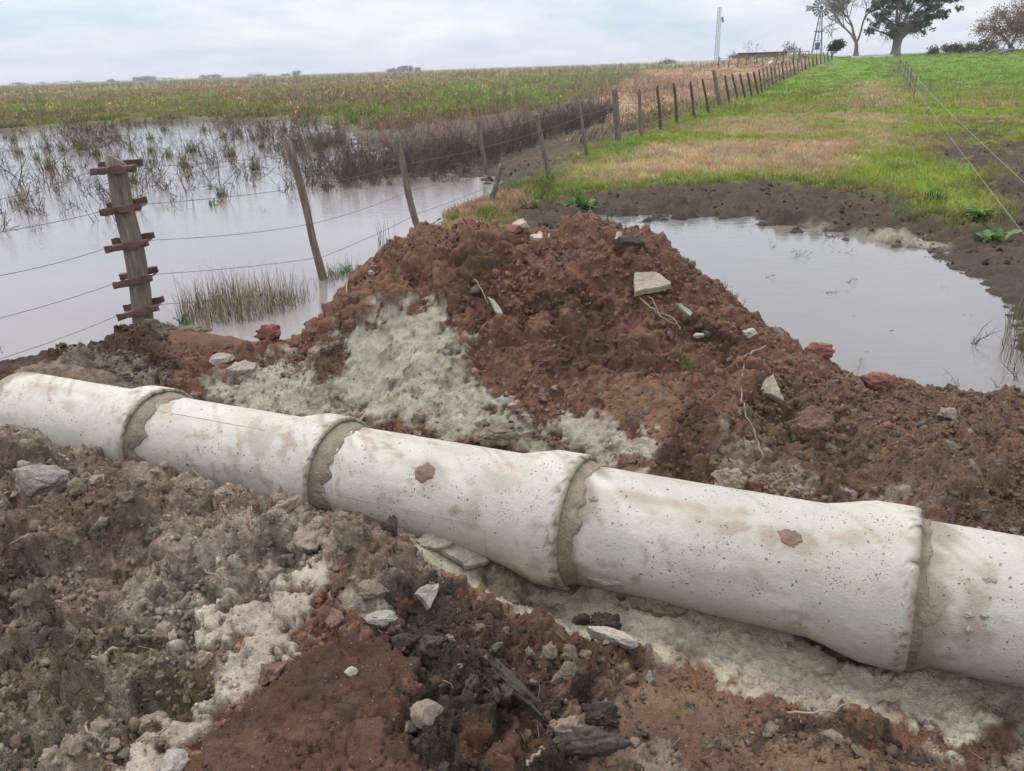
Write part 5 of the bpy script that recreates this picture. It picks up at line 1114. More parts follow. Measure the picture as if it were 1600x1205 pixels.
# dead weeds: dense dark stand beside the fence
DENSE = [(-3.829,14.334),(-4.894,23.319),(-5.281,29.940),(-2.391,36.230),(3.021,51.106),(14.416,97.290),(12.423,60.165),(8.024,35.361),(5.592,31.714),(4.150,30.245),(1.367,23.326),(-0.227,16.996),(-1.574,14.235),(-2.461,13.404)]
q = sample_poly(DENSE, 5200, r); q = q[r.random(len(q)) < .04 + .32 * sstep(-.25, .4, fbm2(q[:, 0] * .8, q[:, 1] * .8, 3, 67))]; plant_scatter('dead_weeds', q, tall_coll, 8, .38, .8, np.where((r.random(len(q)) < .3)[:, None], np.array((.44, .33, .23)), np.array((.29, .20, .15))), 57, .2, .4)
FRINGE = [(-2.617,11.140),(-2.558,13.967),(-1.634,14.818),(-0.227,16.996),(2.196,24.353),(3.807,27.729),(2.916,22.493),(0.837,16.644),(-0.291,12.857),(-0.840,11.672),(-1.753,11.433)]
q = sample_poly(FRINGE, 700, r); plant_scatter('dead_weeds', q, tall_coll, 8, .35, .8, (.13, .095, .08), 58, .5, .4)
NFLD = [(-23.392,28.763),(-18.051,29.274),(-14.686,32.049),(-7.089,29.620),(-5.406,30.676),(-2.460,37.321),(0.590,47.525),(17.250,113.491),(26.077,230.124),(-7.123,63.937),(-16.884,44.801),(-24.830,40.616),(-29.045,35.953)]
q = sample_poly(NFLD, 5200, r); n_ = fbm2(q[:, 0] * .12, q[:, 1] * .12, 3, 71); q = q[r.random(len(q)) < sstep(-.05, .5, n_) * .6 + .03]
plant_scatter('dead_weeds', q, tall_coll, 8, .3, .6, (.26, .185, .13), 59, .2, .4)
# drowned weeds standing in the flood water
WET = [(-6.019,7.675),(-5.253,7.995),(-4.577,8.368),(-4.257,9.244),(-3.303,11.001),(-2.164,11.664),(-1.571,13.156),(-3.357,18.646),(-6.571,28.322),(-14.440,31.479),(-17.571,28.477),(-21.753,28.088)]
q = sample_poly(WET, 19000, r); n_ = fbm2(q[:, 0] * .45, q[:, 1] * .22, 4, 73); dn = (sstep(-.05, .45, n_) * .8 + .06) * (.5 + .5 * sstep(6, 12, q[:, 1])) * (1 - .85 * sstep(13, 24, q[:, 1]))
dn = np.maximum(dn, .5 * sstep(1.5, -1.5, np.hypot((q[:, 0] + 1.8) / 2.0, (q[:, 1] - 13.5) / 5.5) * 1.8 - 1.0)); q = q[r.random(len(q)) < dn]
plant_scatter('drowned_weeds', q, weed_coll, 8, .55, 1.25, np.where((r.random(len(q)) < .2)[:, None], np.array((.15, .14, .06)), np.array((.125, .088, .066))), 60, .3, .4, -.02)
q = sample_poly(WET, 500, r); q = q[r.random(len(q)) < sstep(-.1, .5, fbm2(q[:, 0] * .5, q[:, 1] * .4, 4, 75))]
plant_scatter('floating_litter', q, weed_coll, 8, .5, .9, (.085, .06, .05), 61, 1.4, .4, .05)
BT = sample_poly(BANKTAN, 4200, r); plant_scatter('dry_grass', BT, lawn_coll, 5, 1.0, 2.2, np.array((.52, .39, .25)) * (1 + .35 * fbm2(BT[:, 0] * .5, BT[:, 1] * .5, 3, 5))[:, None], 66, .3, .25)
FB = sample_poly([(-0.487,3.854),(-0.661,8.841),(-0.237,9.639),(0.346,10.417),(0.684,10.404),(0.289,8.846),(-0.204,7.986),(-0.229,3.867)], 2600, r); FB = FB[(surf_at(FB[:, 0], FB[:, 1])[0] > -.01) & (FB[:, 1] > 6.2)]; n_ = fbm2(FB[:, 0] * 2, FB[:, 1] * 2, 3, 9)[:, None]; plant_scatter('fence_grass', FB, grass_coll, 6, .6, 1.3, np.where(n_ > .1, np.array((.15, .19, .045)), np.array((.36, .27, .15))), 67, .3, .3)
q = sample_poly(PUDDLE, 46, r); plant_scatter('puddle_stems', q, weed_coll, 8, .18, .42, (.075, .06, .05), 62, 1.2, .4, .03)
q = sample_poly(FLOOD, 420, r); q = q[(q[:, 1] < 13) & (r.random(len(q)) < .25 + .6 * sstep(.0, .4, fbm2(q[:, 0] * .6, q[:, 1] * .4, 3, 76)))]; plant_scatter('flood_stems', q, weed_coll, 8, .2, .4, (.075, .06, .05), 63, .7, .4, .0)
# rush clumps and grass tufts one can tell apart
def clump(name, label, cat, poly, n, mat, h0, h1, w, tints, seed, spread=.35, group=None, lean=(0, 0)):
    r = np.random.default_rng(seed); q = sample_poly(poly, n, r); c = q.mean(0); V = []; F = []; C = []; zz = surf_at(q[:, 0], q[:, 1])[0]
    for (x, y), z0 in zip(q, zz):
        a = r.uniform(0, 6.28); h = r.uniform(h0, h1) * r.uniform(.7, 1.1); d = np.array((math.cos(a), math.sin(a), 0)); sdv = np.array((-d[1], d[0], 0)); ln = abs(r.normal(0, spread)); i0 = len(V); tc = np.array(tints[r.integers(0, len(tints))]) * r.uniform(.7, 1.25)
        for s in range(5):
            t = s / 4; p = np.array((x - c[0], y - c[1], max(z0, -.05))) + d * ln * h * t ** 1.6 + np.array((lean[0], lean[1], 0)) * h * t * t + np.array((0, 0, h * (t - .3 * ln * t ** 3))); ww = w * (1 - .8 * t) / 2
            V += [p - sdv * ww, p + sdv * ww]; C += [tc, tc]
        for s in range(4): F.append((i0 + 2 * s, i0 + 2 * s + 1, i0 + 2 * s + 3, i0 + 2 * s + 2))
    me = mesh_np(name, np.array(V), np.array(F), True, mat, dict(col=np.array(C))); return tag(link(name, me, None, (c[0], c[1], 0)), label, cat, group)
k_ = NT('rush_own'); k_.fin(k_.attr('col').outputs['Color'], .6, None, .25); OWN = k_.m
RUSH_T = ((.12, .115, .045), (.20, .15, .07), (.085, .10, .035), (.24, .19, .10))
clump('rush_clump', 'dense clump of greenish tan rushes beside the strainer post', 'rushes', [(-2.269,5.026),(-2.369,5.460),(-2.233,5.750),(-1.965,5.843),(-1.725,5.686),(-1.442,5.512),(-1.553,5.206),(-1.755,4.982),(-2.000,4.940),(-2.118,4.912)], 1500, OWN, .07, .38, .004, RUSH_T, 71, .5)
clump('rush_clump', 'thin line of rushes in the water between the leaning fence posts', 'rushes', [(-1.690,5.378),(-1.577,5.886),(-1.411,6.058),(-1.282,6.510),(-0.550,3.821),(-0.452,3.832),(-0.433,3.791),(-0.613,3.770),(-1.305,6.044),(-1.540,5.524)], 210, OWN, .12, .30, .0035, ((.10, .085, .055), (.16, .13, .08), (.09, .095, .04)), 72)
clump('rush_clump', 'clump of rushes standing in the puddle at the right edge', 'rushes', [(2.647,3.888),(3.087,4.525),(3.308,4.723),(3.628,4.721),(2.810,3.438),(2.613,3.611)], 420, OWN, .16, .36, .004, ((.09, .095, .045), (.14, .12, .06), (.19, .155, .09)), 73, .45)
clump('rush_clump', 'dry brown tuft in the flood water at the left edge', 'rushes', [(-6.925,10.848),(-7.145,11.450),(-6.933,11.404),(-6.494,10.758),(-6.520,10.457)], 130, OWN, .16, .34, .006, ((.20, .15, .10), (.14, .10, .07)), 74, .5)
clump('floating_grass', 'low bright green mat of grass floating in the flood water', 'grass', [(-4.583,10.209),(-4.557,10.559),(-4.276,10.499),(-4.040,10.048),(-4.125,9.783),(-4.429,9.937)], 300, OWN, .05, .12, .006, ((.12, .19, .03), (.16, .20, .05)), 75, 1.2)
clump('grass_tuft', 'bright green grass clump at the foot of the thick fence post', 'grass', [(1.757,13.661),(2.106,14.824),(2.532,14.893),(2.391,13.844),(1.930,13.189)], 420, OWN, .08, .2, .010, ((.09, .20, .025), (.12, .25, .035)), 76, .8)
clump('grass_tuft', 'small grass tuft at the foot of the second leaning post in the water', 'grass', [(-1.490,6.069),(-1.476,6.381),(-1.327,6.517),(-1.247,6.241),(-1.358,6.051)], 240, OWN, .08, .2, .006, ((.09, .13, .035), (.13, .15, .05)), 77, .7)
clump('grass_tuft', 'dark green tuft on the trampled mud right of the lane', 'grass', [(4.302,8.045),(4.574,8.290),(4.605,8.066),(4.370,7.831)], 220, OWN, .1, .2, .008, ((.05, .10, .025), (.07, .13, .03)), 78, .8)
clump('grass_tuft', 'tiny green seedling tuft growing on the right face of the soil heap', 'grass', [(0.708,3.050),(0.726,3.060),(0.748,3.006),(0.727,2.982)], 34, OWN, .03, .075, .005, ((.13, .22, .05), (.10, .17, .03)), 79, .8, lean=(.2, -.5))
tufts = [(8,216),(60,250),(98,236),(150,244),(205,236),(236,237),(258,205),(300,238),(350,215),(235,218),(130,235),(410,230),(180,258),(262,245),(30,240),(320,205),(290,262),(360,245)]
tpos = [(-15.485,25.273,0.000),(-10.160,17.549,0.000),(-10.757,19.694,0.000),(-9.117,17.992,0.000),(-8.782,19.010,0.000),(-8.162,18.649,0.000),(-10.795,25.990,0.000),(-7.015,18.114,0.000),(-7.685,22.297,0.000),(-9.816,22.544,0.000),(-10.246,19.671,0.000),(-5.628,18.808,0.000),(-7.707,15.873,0.000),(-7.214,17.243,0.000),(-11.645,19.391,0.000),(-9.283,25.306,0.000),(-5.961,14.950,0.000),(-5.709,16.756,0.000)]
tm = [blade_mesh('grass_tuft', M['rush'], 70, .12, .42, .016, .45, .25, 380 + i, 4, base_r=.13) for i in range(4)]
for me in tm:
    a = me.attributes['col'].data; v = np.empty(len(a) * 4, np.float32); a.foreach_get('color', v); v = v.reshape(-1, 4); v[:, :3] *= np.array((.13, .155, .055)); a.foreach_set('color', v.ravel()); me.materials.clear(); me.materials.append(OWN)
qq = sample_poly(WET, 90, np.random.default_rng(88)); qq = qq[(qq[:, 1] > 9)][:18]; tpos += [(a_, b_, 0.0) for a_, b_ in qq]
for i, q in enumerate(tpos):
    o = link('grass_tuft', tm[i % 4], None, (q[0], q[1], -.03), (0, 0, i * 1.3), (.55 + .5 * random.random(),) * 3); tag(o, 'green grass tuft standing in the flooded field among dead weeds', 'grass', 'grass tufts in the flood water')
# broad leaved dock plants
def leaf_mesh(seed, L=.20, W=.055):
    r = np.random.default_rng(seed); V = []; F = []; n = 7
    for s in range(n + 1):
        t = s / n; w = W * (math.sin(math.pi * min(1, t * .93 + .07)) ** .7) * (1 if t < .98 else .1) * .5; y = L * t; z = L * (.55 * t - .62 * t * t); f_ = .012 * math.sin(t * 9 + seed)
        V += [(-w, y, z + w * .35 + f_), (0, y, z), (w, y, z + w * .35 - f_)]
    for s in range(n): i = 3 * s; F += [(i, i + 1, i + 4, i + 3), (i + 1, i + 2, i + 5, i + 4)]
    return mesh_np('leaf', np.array(V), np.array(F), True, M['dock'])
leafs = [leaf_mesh(i, .19 + .03 * (i % 3), .05 + .008 * (i % 4)) for i in range(5)]
def dock(pos, width, n, label, upright=.6, seed=1):
    r = np.random.default_rng(seed); root = empty('dock_plant', (pos[0], pos[1], zat(pos[0], pos[1]) if pos[2] < .3 else pos[2])); root.location.z = max(root.location.z, -.02)
    tag(root, label, 'plant', 'broad leaved plants on the wet ground'); s = width / .36
    for k in range(n):
        o = link('leaf', leafs[r.integers(0, 5)], root, (r.normal(0, width * .16), r.normal(0, width * .12), 0), (r.uniform(.1, 1.0) * upright + .25 * upright, r.normal(0, .25), r.uniform(0, 6.28)), s * r.uniform(.6, 1.15))
dock((0.836,8.649,0.074), 0.398, 26, 'leafy green dock plant on the mud at the lane edge', .8, 1)
dock((0.253,8.852,0.110), 0.247, 12, 'small green dock plant left of the big one at the mud edge', .6, 2)
dock((-0.669,7.989,0.060), 0.300, 24, 'spreading green dock plant behind the soil heap by the fence', .7, 3)
dock((-0.940,7.440,0.050), 0.171, 12, 'dock leaves at the foot of the third fence post', .7, 4)
dock((-1.337,6.362,0.000), 0.151, 9, 'dark leafed dock plant at the foot of the second leaning post', .9, 5)
dock((-2.247,5.023,0.000), 0.148, 8, 'upright dock leaves between the strainer post and the rushes', 1.2, 6)
dock((-3.785,10.192,0.000), 0.183, 6, 'two tall upright leaves growing out of the flood water', 1.3, 7)
dock((4.401,7.230,0.069), 0.337, 20, 'leafy plant on the mud at the right below the electric wire', .6, 8)
dock((4.162,6.553,0.054), 0.275, 16, 'ragged leafy plant nearest the right edge of the mud', .5, 9)
dock((1.700,12.275,0.121), 0.204, 7, 'little dock plant beside the fence wire', .7, 10)

# ------------------------------------------------------------------ farm on the rise: windmill, mast, trees, tank bank
def tree(name, pos, h, tr, label, cat='tree', seed=1, levels=5, split=(2, 4), spread=.6, up=.25, trunk_h=.28, shrink=.72, group=None, leaves=None, leaf_n=0, leaf_s=.3, leaf_r=.5, flat=1.0, bark='bark', lean=(0, 0), minr=.012, leafmin=3, droop=0.0, nside=1):
    r = np.random.default_rng(seed); T = MB(); B = MB(); tips = []
    def grow(p, d, L, rad, lv):
        n = 4; pts = [p]; q = p.copy(); dd = d.copy()
        for s in range(n):
            dd = dd + r.normal(0, .10 + .05 * lv, 3) + np.array((0, 0, (up if lv < 3 else up * .3 - droop) * .18)); dd[2] *= flat ** .2; dd /= np.linalg.norm(dd); q = q + dd * L / n; pts.append(q.copy())
        r1 = rad * (.72 if lv else .8); (T if lv == 0 else B).tube(pts, np.linspace(rad, r1, n + 1), 8 if lv == 0 else 5 if lv < 3 else 3, lv == 0)
        if lv >= leafmin: tips.extend(pts[2:])
        if lv >= levels or r1 < minr * .5: return
        for k in range(r.integers(*split)):
            a = r.uniform(0, 6.28); sp = spread * r.uniform(.55, 1.25); ref = np.array((1, 0, 0)) if abs(dd[0]) < .8 else np.array((0, 1, 0)); u = np.cross(dd, ref); u /= np.linalg.norm(u); w = np.cross(dd, u)
            nd = dd + sp * (math.cos(a) * u + math.sin(a) * w); nd[2] *= flat; nd /= np.linalg.norm(nd)
            st = pts[-1] if k < 2 or lv == 0 else pts[r.integers(2, 5)]
            grow(st.copy(), nd, L * shrink * r.uniform(.75, 1.2) if lv else h * .26 * r.uniform(.8, 1.2), max(minr, r1 * r.uniform(.55, .8)), lv + 1)
    d0 = np.array((lean[0], lean[1], 1.0)); d0 /= np.linalg.norm(d0)
    grow(np.array((0, 0, -.15)), d0, h * trunk_h + .15, tr, 0)
    # flare of the trunk at the ground
    T.tube([(0, 0, -.2), (0, 0, .05), (0, 0, .5)], [tr * 1.7, tr * 1.35, tr * 1.0], 9, False)
    root = empty(name, pos); tag(root, label, cat, group)
    T.build('trunk', M[bark], root, True); B.build('branches', M['twig'], root, True)
    if leaves and tips:
        tp = np.array(tips); c = tp[r.integers(0, len(tp), leaf_n)] + r.normal(0, leaf_r, (leaf_n, 3)) * np.array((1, 1, .7)); n = leaf_n; V = np.zeros((n, 4, 3))
        a = r.normal(size=(n, 3)); a /= np.linalg.norm(a, axis=1)[:, None]; b_ = np.cross(a, r.normal(size=(n, 3))); b_ /= np.linalg.norm(b_, axis=1)[:, None]; s = leaf_s * r.uniform(.5, 1.3, n)[:, None]
        V[:, 0] = c - a * s; V[:, 1] = c - b_ * s * .45; V[:, 2] = c + a * s; V[:, 3] = c + b_ * s * .45
        link('foliage', mesh_np('foliage', V.reshape(-1, 3), np.arange(n * 4).reshape(-1, 4), False, M[leaves]), root)
    return root
def at_y(p): return (p[0], p[1], zat(p[0], p[1]))
tree('bare_tree', at_y((34.104,80.000,1.394)), 9.0, .22, 'tall leafless grey tree between the windmill and the big dark tree', seed=31, levels=6, spread=.46, up=.40, trunk_h=.14, shrink=.76, split=(3, 5), minr=.018, lean=(.07, 0))
def clump_tree(name, pos, tr, th, clumps, label, seed):
    """trunk, limbs to each leaf clump, hanging twigs, leaf faces"""
    r = np.random.default_rng(seed); root = empty(name, pos); tag(root, label, 'tree'); T = MB(); B = MB(); V = []
    T.tube([(0, 0, -.2), (0, 0, .1), (.02, 0, .5), (.03, .02, th * .7), (.05, 0, th)], [tr * 1.6, tr * 1.35, tr, tr * .95, tr * 1.05], 10)
    for dx, dy, dz, rad, nl in clumps:
        e = np.array((dx, dy, dz)); m_ = np.array((dx * .35, dy * .35, th + (dz - th) * .45)); pts = [np.array((.05, 0, th * .85)), m_ * .5 + np.array((0, 0, th * .5)), m_, (m_ + e) / 2 + r.normal(0, .15, 3), e]
        B.tube(pts, [tr * .55, tr * .42, tr * .3, tr * .2, tr * .1], 6)
        for k in range(26):
            s = pts[r.integers(2, 5)] + r.normal(0, .1, 3); d = r.normal(size=3); d /= np.linalg.norm(d); q = s + d * rad * r.uniform(.5, 1.1); mid = (s + q) / 2 + r.normal(0, .12, 3); B.tube([s, mid, q, q + r.normal(0, .25, 3) - np.array((0, 0, .15))], [.035, .025, .016, .010], 4, False)
        d = r.normal(size=(nl, 3)); d /= np.linalg.norm(d, axis=1)[:, None]; sub = e + r.normal(0, .42, (9, 3)) * rad
        c = sub[r.integers(0, 9, nl)] + d * (rad * .42 * r.random(nl) ** .5)[:, None] * np.array((1.15, 1, .75)); a = r.normal(size=(nl, 3)); a /= np.linalg.norm(a, axis=1)[:, None]; b_ = np.cross(a, r.normal(size=(nl, 3))); b_ /= np.linalg.norm(b_, axis=1)[:, None]; s = .11 * r.uniform(.5, 1.4, nl)[:, None]
        V.append(np.stack([c - a * s, c - b_ * s * .5, c + a * s, c + b_ * s * .5], 1))
    T.build('trunk', M['bark'], root, True); B.build('branches', M['twig'], root, True); V = np.concatenate(V); n = len(V)
    link('foliage', mesh_np('foliage', V.reshape(-1, 3), np.arange(n * 4).reshape(-1, 4), False, M['crown']), root); return root
clump_tree('broad_tree', at_y((37.421,79.000,1.164)), .40, 1.5, [(-1.6,0,3.3,.9,900),(-2.4,.5,2.5,.7,260),(-.6,-.5,2.5,.9,350),(0,0,4.4,1.3,1800),(1.3,.3,3.3,1.0,1000),(2.6,0,3.9,1.0,1000),(3.9,-.3,4.6,.9,900),(5.0,0,5.2,.8,700),(1.6,-.6,2.4,.8,300),(2.8,.4,2.7,.7,260),(-.8,.4,5.4,1.3,1600),(1.4,0,5.6,1.4,1800),(3.2,0,5.8,1.2,1200),(-2.2,0,4.6,.9,800),(4.3,.3,3.5,.6,260)],
           'big broad dark green tree with thick trunk on the crest of the pasture', 5)
tree('rust_tree', at_y((46.560,76.000,1.055)), 4.4, .24, 'low spreading tree with rust brown foliage at the right edge', seed=8, levels=5, spread=.85, up=.05, trunk_h=.12, shrink=.78, split=(3, 5), leaves='orange', leaf_n=5200, leaf_s=.08, leaf_r=.35, minr=.02, leafmin=4)
tree('rust_tree', at_y((52.018,82.000,0.958)), 4.8, .24, 'second rust brown tree half outside the right edge', seed=9, levels=5, spread=.8, up=.1, trunk_h=.14, shrink=.78, split=(3, 5), leaves='orange', leaf_n=6500, leaf_s=.08, leaf_r=.35, minr=.02, leafmin=4)
tree('green_shrub', at_y((33.402,84.000,1.523)), 2.2, .10, 'small dark green bushy tree just right of the windmill foot', seed=14, levels=4, spread=.6, trunk_h=.09, leaves='greenshrub', leaf_n=2600, leaf_s=.10, leaf_r=.2, minr=.02, leafmin=2)
tree('bare_bush', at_y((25.470,90.000,1.661)), 2.7, .05, 'round leafless bush beside the lattice mast', 'bush', seed=15, levels=5, spread=.6, up=.4, trunk_h=.08, split=(3, 5), minr=.014)
tree('bare_bush', at_y((30.329,88.000,1.484)), 3.6, .06, 'wide pale leafless bush behind the tank wall', 'bush', seed=16, levels=5, spread=.7, up=.3, trunk_h=.08, split=(3, 5), minr=.013)
tree('bare_sapling', at_y((27.748,92.000,1.479)), 3.6, .04, 'thin leafless sapling rising behind the left end of the tank wall', 'tree', seed=17, levels=4, spread=.4, up=.5, trunk_h=.3, split=(2, 4), minr=.012)
SC = [((43.921,84.000,1.185),1.0),((47.102,88.000,1.133),1.2),((46.133,84.000,1.114),1.3),((50.544,90.000,1.047),1.5),((48.216,84.000,1.047),1.2),((48.149,82.000,1.024),1.0)]
for i, (p, h) in enumerate(SC):
    tree('scrub_bush', at_y(p), h, .05, ('leftmost','second','third','fourth','fifth','rightmost')[i] + ' of the low olive grey scrub bushes between the big tree and the rust tree', 'bush', seed=20 + i, levels=4, spread=.8, up=.1, trunk_h=.1, split=(3, 5), leaves='scrub', leaf_n=700, leaf_s=.10, leaf_r=.2, minr=.015, leafmin=2, group='scrub bushes on the crest')
# grey fallen branches under the rust tree
for i, (a, b_, lab) in enumerate((((40.910,70.000,1.256), (43.102,71.000,1.401), 'grey fallen limb under the rust brown tree, left one'), ((41.426,69.000,1.078), (44.024,70.000,1.305), 'grey fallen limb under the rust brown tree, right one'))):
    a = np.array(at_y(a)) + np.array((0, 0, .1)); b_ = np.array(at_y(b_)) + np.array((0, 0, .5)); b = MB(); t = np.linspace(0, 1, 7)
    p = a + (b_ - a) * t[:, None] + np.array((0, 0, .25)) * np.sin(t * 5)[:, None] * .5; b.tube(p, np.linspace(.13, .05, 7), 6)
    for k in (2, 3, 4, 5): b.tube([p[k], p[k] + np.array((random.uniform(-.3, .5), 0, .45)), p[k] + np.array((random.uniform(-.5, .8), 0, .8))], [.05, .03, .02], 5)
    tag(b.build('fallen_limb', M['twig'], None, True), lab, 'branch')
# pale trough lying before the big tree
p = np.array(at_y((33.056,74.000,1.200))); b = MB()
b.box((-1.8, -.25, 0), (1.8, -.2, .2)); b.box((-1.8, .2, 0), (1.8, .25, .2)); b.box((-1.8, -.197, .0), (1.8, .197, .05)); b.box((-1.85, -.25, 0.0), (-1.803, .25, .22)); b.box((1.803, -.25, 0), (1.85, .25, .22))
o = b.build('trough', M['pale']); o.location = p; o.rotation_euler = (0, 0, .1); tag(o, 'long low pale trough lying on the grass in front of the big dark tree', 'trough')

# windmill
wm = empty('windmill', at_y((31.814,84.000,1.574)), -.25); wm.scale = (.84,) * 3; tag(wm, 'metal wind pump on its lattice tower at the end of the fence', 'windmill'); WH = 5.75
legs = [(-.62, -.62), (.62, -.62), (.62, .62), (-.62, .62)]
def leg_at(k, z): s = 1 - .86 * z / WH; return np.array((legs[k][0] * s, legs[k][1] * s, z))
for k in range(4):
    b = MB(); b.tube([leg_at(k, -.1), leg_at(k, WH)], [.045, .035], 5); b.build('leg', M['steel'], wm)
b = MB()
for z0, z1 in ((0.2, 1.3), (1.3, 2.3), (2.3, 3.2), (3.2, 4.1), (4.1, 4.9)):
    for k in range(4):
        b.tube([leg_at(k, z1), leg_at((k + 1) % 4, z1)], .022, 4); b.tube([leg_at(k, z0), leg_at((k + 1) % 4, z1)], .014, 4)
tag(b.build('bracing', M['steel'], wm), kind=None)
b = MB(); b.box((-.55, -.55, 3.28), (.55, .55, 3.36)); b.build('platform', M['steel'], wm)
b = MB(); b.tube([(0, 0, .3), (0, 0, WH)], .03, 5); b.build('pump_rod', M['steel'], wm)
b = MB(); b.tube([(0, 0, 1.35), (0, 0, 2.1)], .28, 12); b.build('drum', M['blue'], wm)
b = MB(); b.box((-.16, -.3, WH - .05), (.16, .45, WH + .28)); b.build('gearbox', M['steel'], wm)
wz = WH + .12; wy = -.42; b = MB()
for rr in (.48, .98):
    t = np.linspace(0, 2 * np.pi, 33); b.tube(np.stack([rr * np.cos(t), t * 0 + wy, wz + rr * np.sin(t)], 1), .013, 4, False)
for k in range(6):
    a = k * np.pi / 3; b.tube([(0, wy, wz), (1.0 * math.cos(a), wy, wz + 1.0 * math.sin(a))], .014, 4)
b.tube([(0, wy - .1, wz), (0, wy + .15, wz)], .10, 10); wheel = b.build('wheel', M['steel'], wm)
for k in range(18):
    a = k * 2 * np.pi / 18; er = np.array((math.cos(a), 0, math.sin(a))); et = np.array((-math.sin(a), 0, math.cos(a))); ey = np.array((0, 1.0, 0)); c = np.array((0, wy, wz)); V = []
    for rr, w in ((.36, .065), (.7, .10), (1.10, .145)):
        for s in (-1, -.3, .4, 1): V.append(c + er * rr + et * w * s * .88 + ey * (w * .55 * s + .03 * (1 - s * s)))
    F = [(i * 4 + j, i * 4 + j + 1, i * 4 + j + 5, i * 4 + j + 4) for i in range(2) for j in range(3)]; b = MB(); b.add(V, F); V2 = [q + ey * .008 for q in V]; b.add(V2, [f[::-1] for f in F]); b.build('blade', M['galv'], wheel, True)
b = MB(); b.tube([(0, .1, wz), (-.85, .75, wz)], .025, 5); b.build('tail_arm', M['steel'], wm)
b = MB(); d = np.array((-.75, .62, 0)); d /= np.linalg.norm(d); q0 = np.array((-.75, .67, wz)); V = [q0 + np.array((0, 0, -.16)), q0 + d * 1.15 + np.array((0, 0, -.36)), q0 + d * 1.0 + np.array((0, 0, .02)), q0 + d * 1.15 + np.array((0, 0, .38)), q0 + np.array((0, 0, .16))]
off = np.array((d[1], -d[0], 0)) * .01; b.add([v + off for v in V] + [v - off for v in V], [(0, 1, 2, 3, 4), (9, 8, 7, 6, 5)] + [(i, (i + 5), ((i + 1) % 5) + 5, (i + 1) % 5) for i in range(5)]); b.build('tail_vane', M['galv'], wm)

# lattice mast
mp = at_y((36.245,140.000,1.534)); mast = empty('lattice_mast', mp, .3); tag(mast, 'tall thin lattice radio mast far behind the fence', 'mast'); MH = 9.3
for k in range(3):
    a = k * 2.094; b = MB(); b.tube([(.42 * math.cos(a), .42 * math.sin(a), 0), (.30 * math.cos(a), .30 * math.sin(a), MH)], .045, 5); b.build('leg', M['galv'], mast)
b = MB()
for s in range(16):
    z0 = MH * s / 16; z1 = MH * (s + 1) / 16
    for k in range(3):
        a, c_ = k * 2.094, (k + 1) * 2.094; r0, r1 = .42 - .12 * s / 16, .42 - .12 * (s + 1) / 16
        b.tube([(r0 * math.cos(a), r0 * math.sin(a), z0), (r1 * math.cos(c_), r1 * math.sin(c_), z1)], .026, 4); b.tube([(r1 * math.cos(a), r1 * math.sin(a), z1), (r1 * math.cos(c_), r1 * math.sin(c_), z1)], .022, 4)
b.build('lacing', M['galv'], mast)
b = MB(); b.tube([(.3, 0, MH * .8), (.75, 0, MH * .8)], .04, 5); b.tube([(.75, -.05, MH * .76), (.75, .25, MH * .84)], [.2, .16], 8); b.build('antenna', M['steel'], mast)

# tank wall on the bank and its pipe
a = np.array((17.567,61.000,1.917)); c_ = np.array((21.232,62.000,1.902)); zt = a[2]; L = np.linalg.norm((c_ - a)[:2]); tw = empty('tank_wall', (a[0], a[1], zt - .75), math.atan2(c_[1] - a[1], c_[0] - a[0])); tag(tw, 'long low brown tank wall on top of the dry earth bank', 'wall')
b = MB(); b.box((0, 0, 0), (L, .35, .66)); b.build('wall_face', M['wall'], tw); b = MB(); b.box((-.05, -.06, .663), (L + .05, .42, .76)); b.build('coping', M['darkpost'], tw)
e = np.array((24.373,66.000,1.914)); b = MB(); b.tube([c_ + np.array((0, 0, -.05)), (c_ + e) / 2 + np.array((0, 0, -.02)), e, e + np.array((0, 0, -.9))], .035, 6); tag(b.build('water_pipe', M['steel'], None, True), 'thin horizontal water pipe from the tank wall towards the wind pump', 'pipe')
bf = empty('bank_fence'); tag(bf, 'short broken fence of grey posts along the foot of the dry bank', 'fence')
BP = [((32.949,137.338,0.155),1.05,.07,0),((42.170,169.322,0.142),.55,.05,-.5),((15.218,58.202,1.001),.7,.05,.05),((15.689,57.292,0.987),.7,.05,.1),((16.155,56.748,0.972),.72,.05,.12),((16.667,56.559,0.996),.75,.05,.06),((17.210,56.190,0.979),.8,.05,.15),((17.709,56.130,1.003),.7,.05,-.2),((18.514,55.949,1.017),.85,.05,.12),((19.020,55.921,1.040),.9,.06,-.1),((19.675,56.084,1.099),.9,.06,.05),((20.197,56.355,1.163),.9,.06,.0)]
tops = []
for i, (p, h, r_, ln) in enumerate(BP):
    t = np.array(p) + np.array((ln * h, 0, h)); link('post', post_mesh('post', np.array(at_y(p)), t, r_, r_ * .85, M['darkpost' if i < 2 else 'post'], 70 + i, 7, .4), bf); tops.append(t - np.array((0, 0, .12)))
for z in (0, -.35):
    b = MB(); b.tube([t + np.array((0, 0, z)) for t in tops if True], .008, 4); b.build('wire', M['wire'], bf)
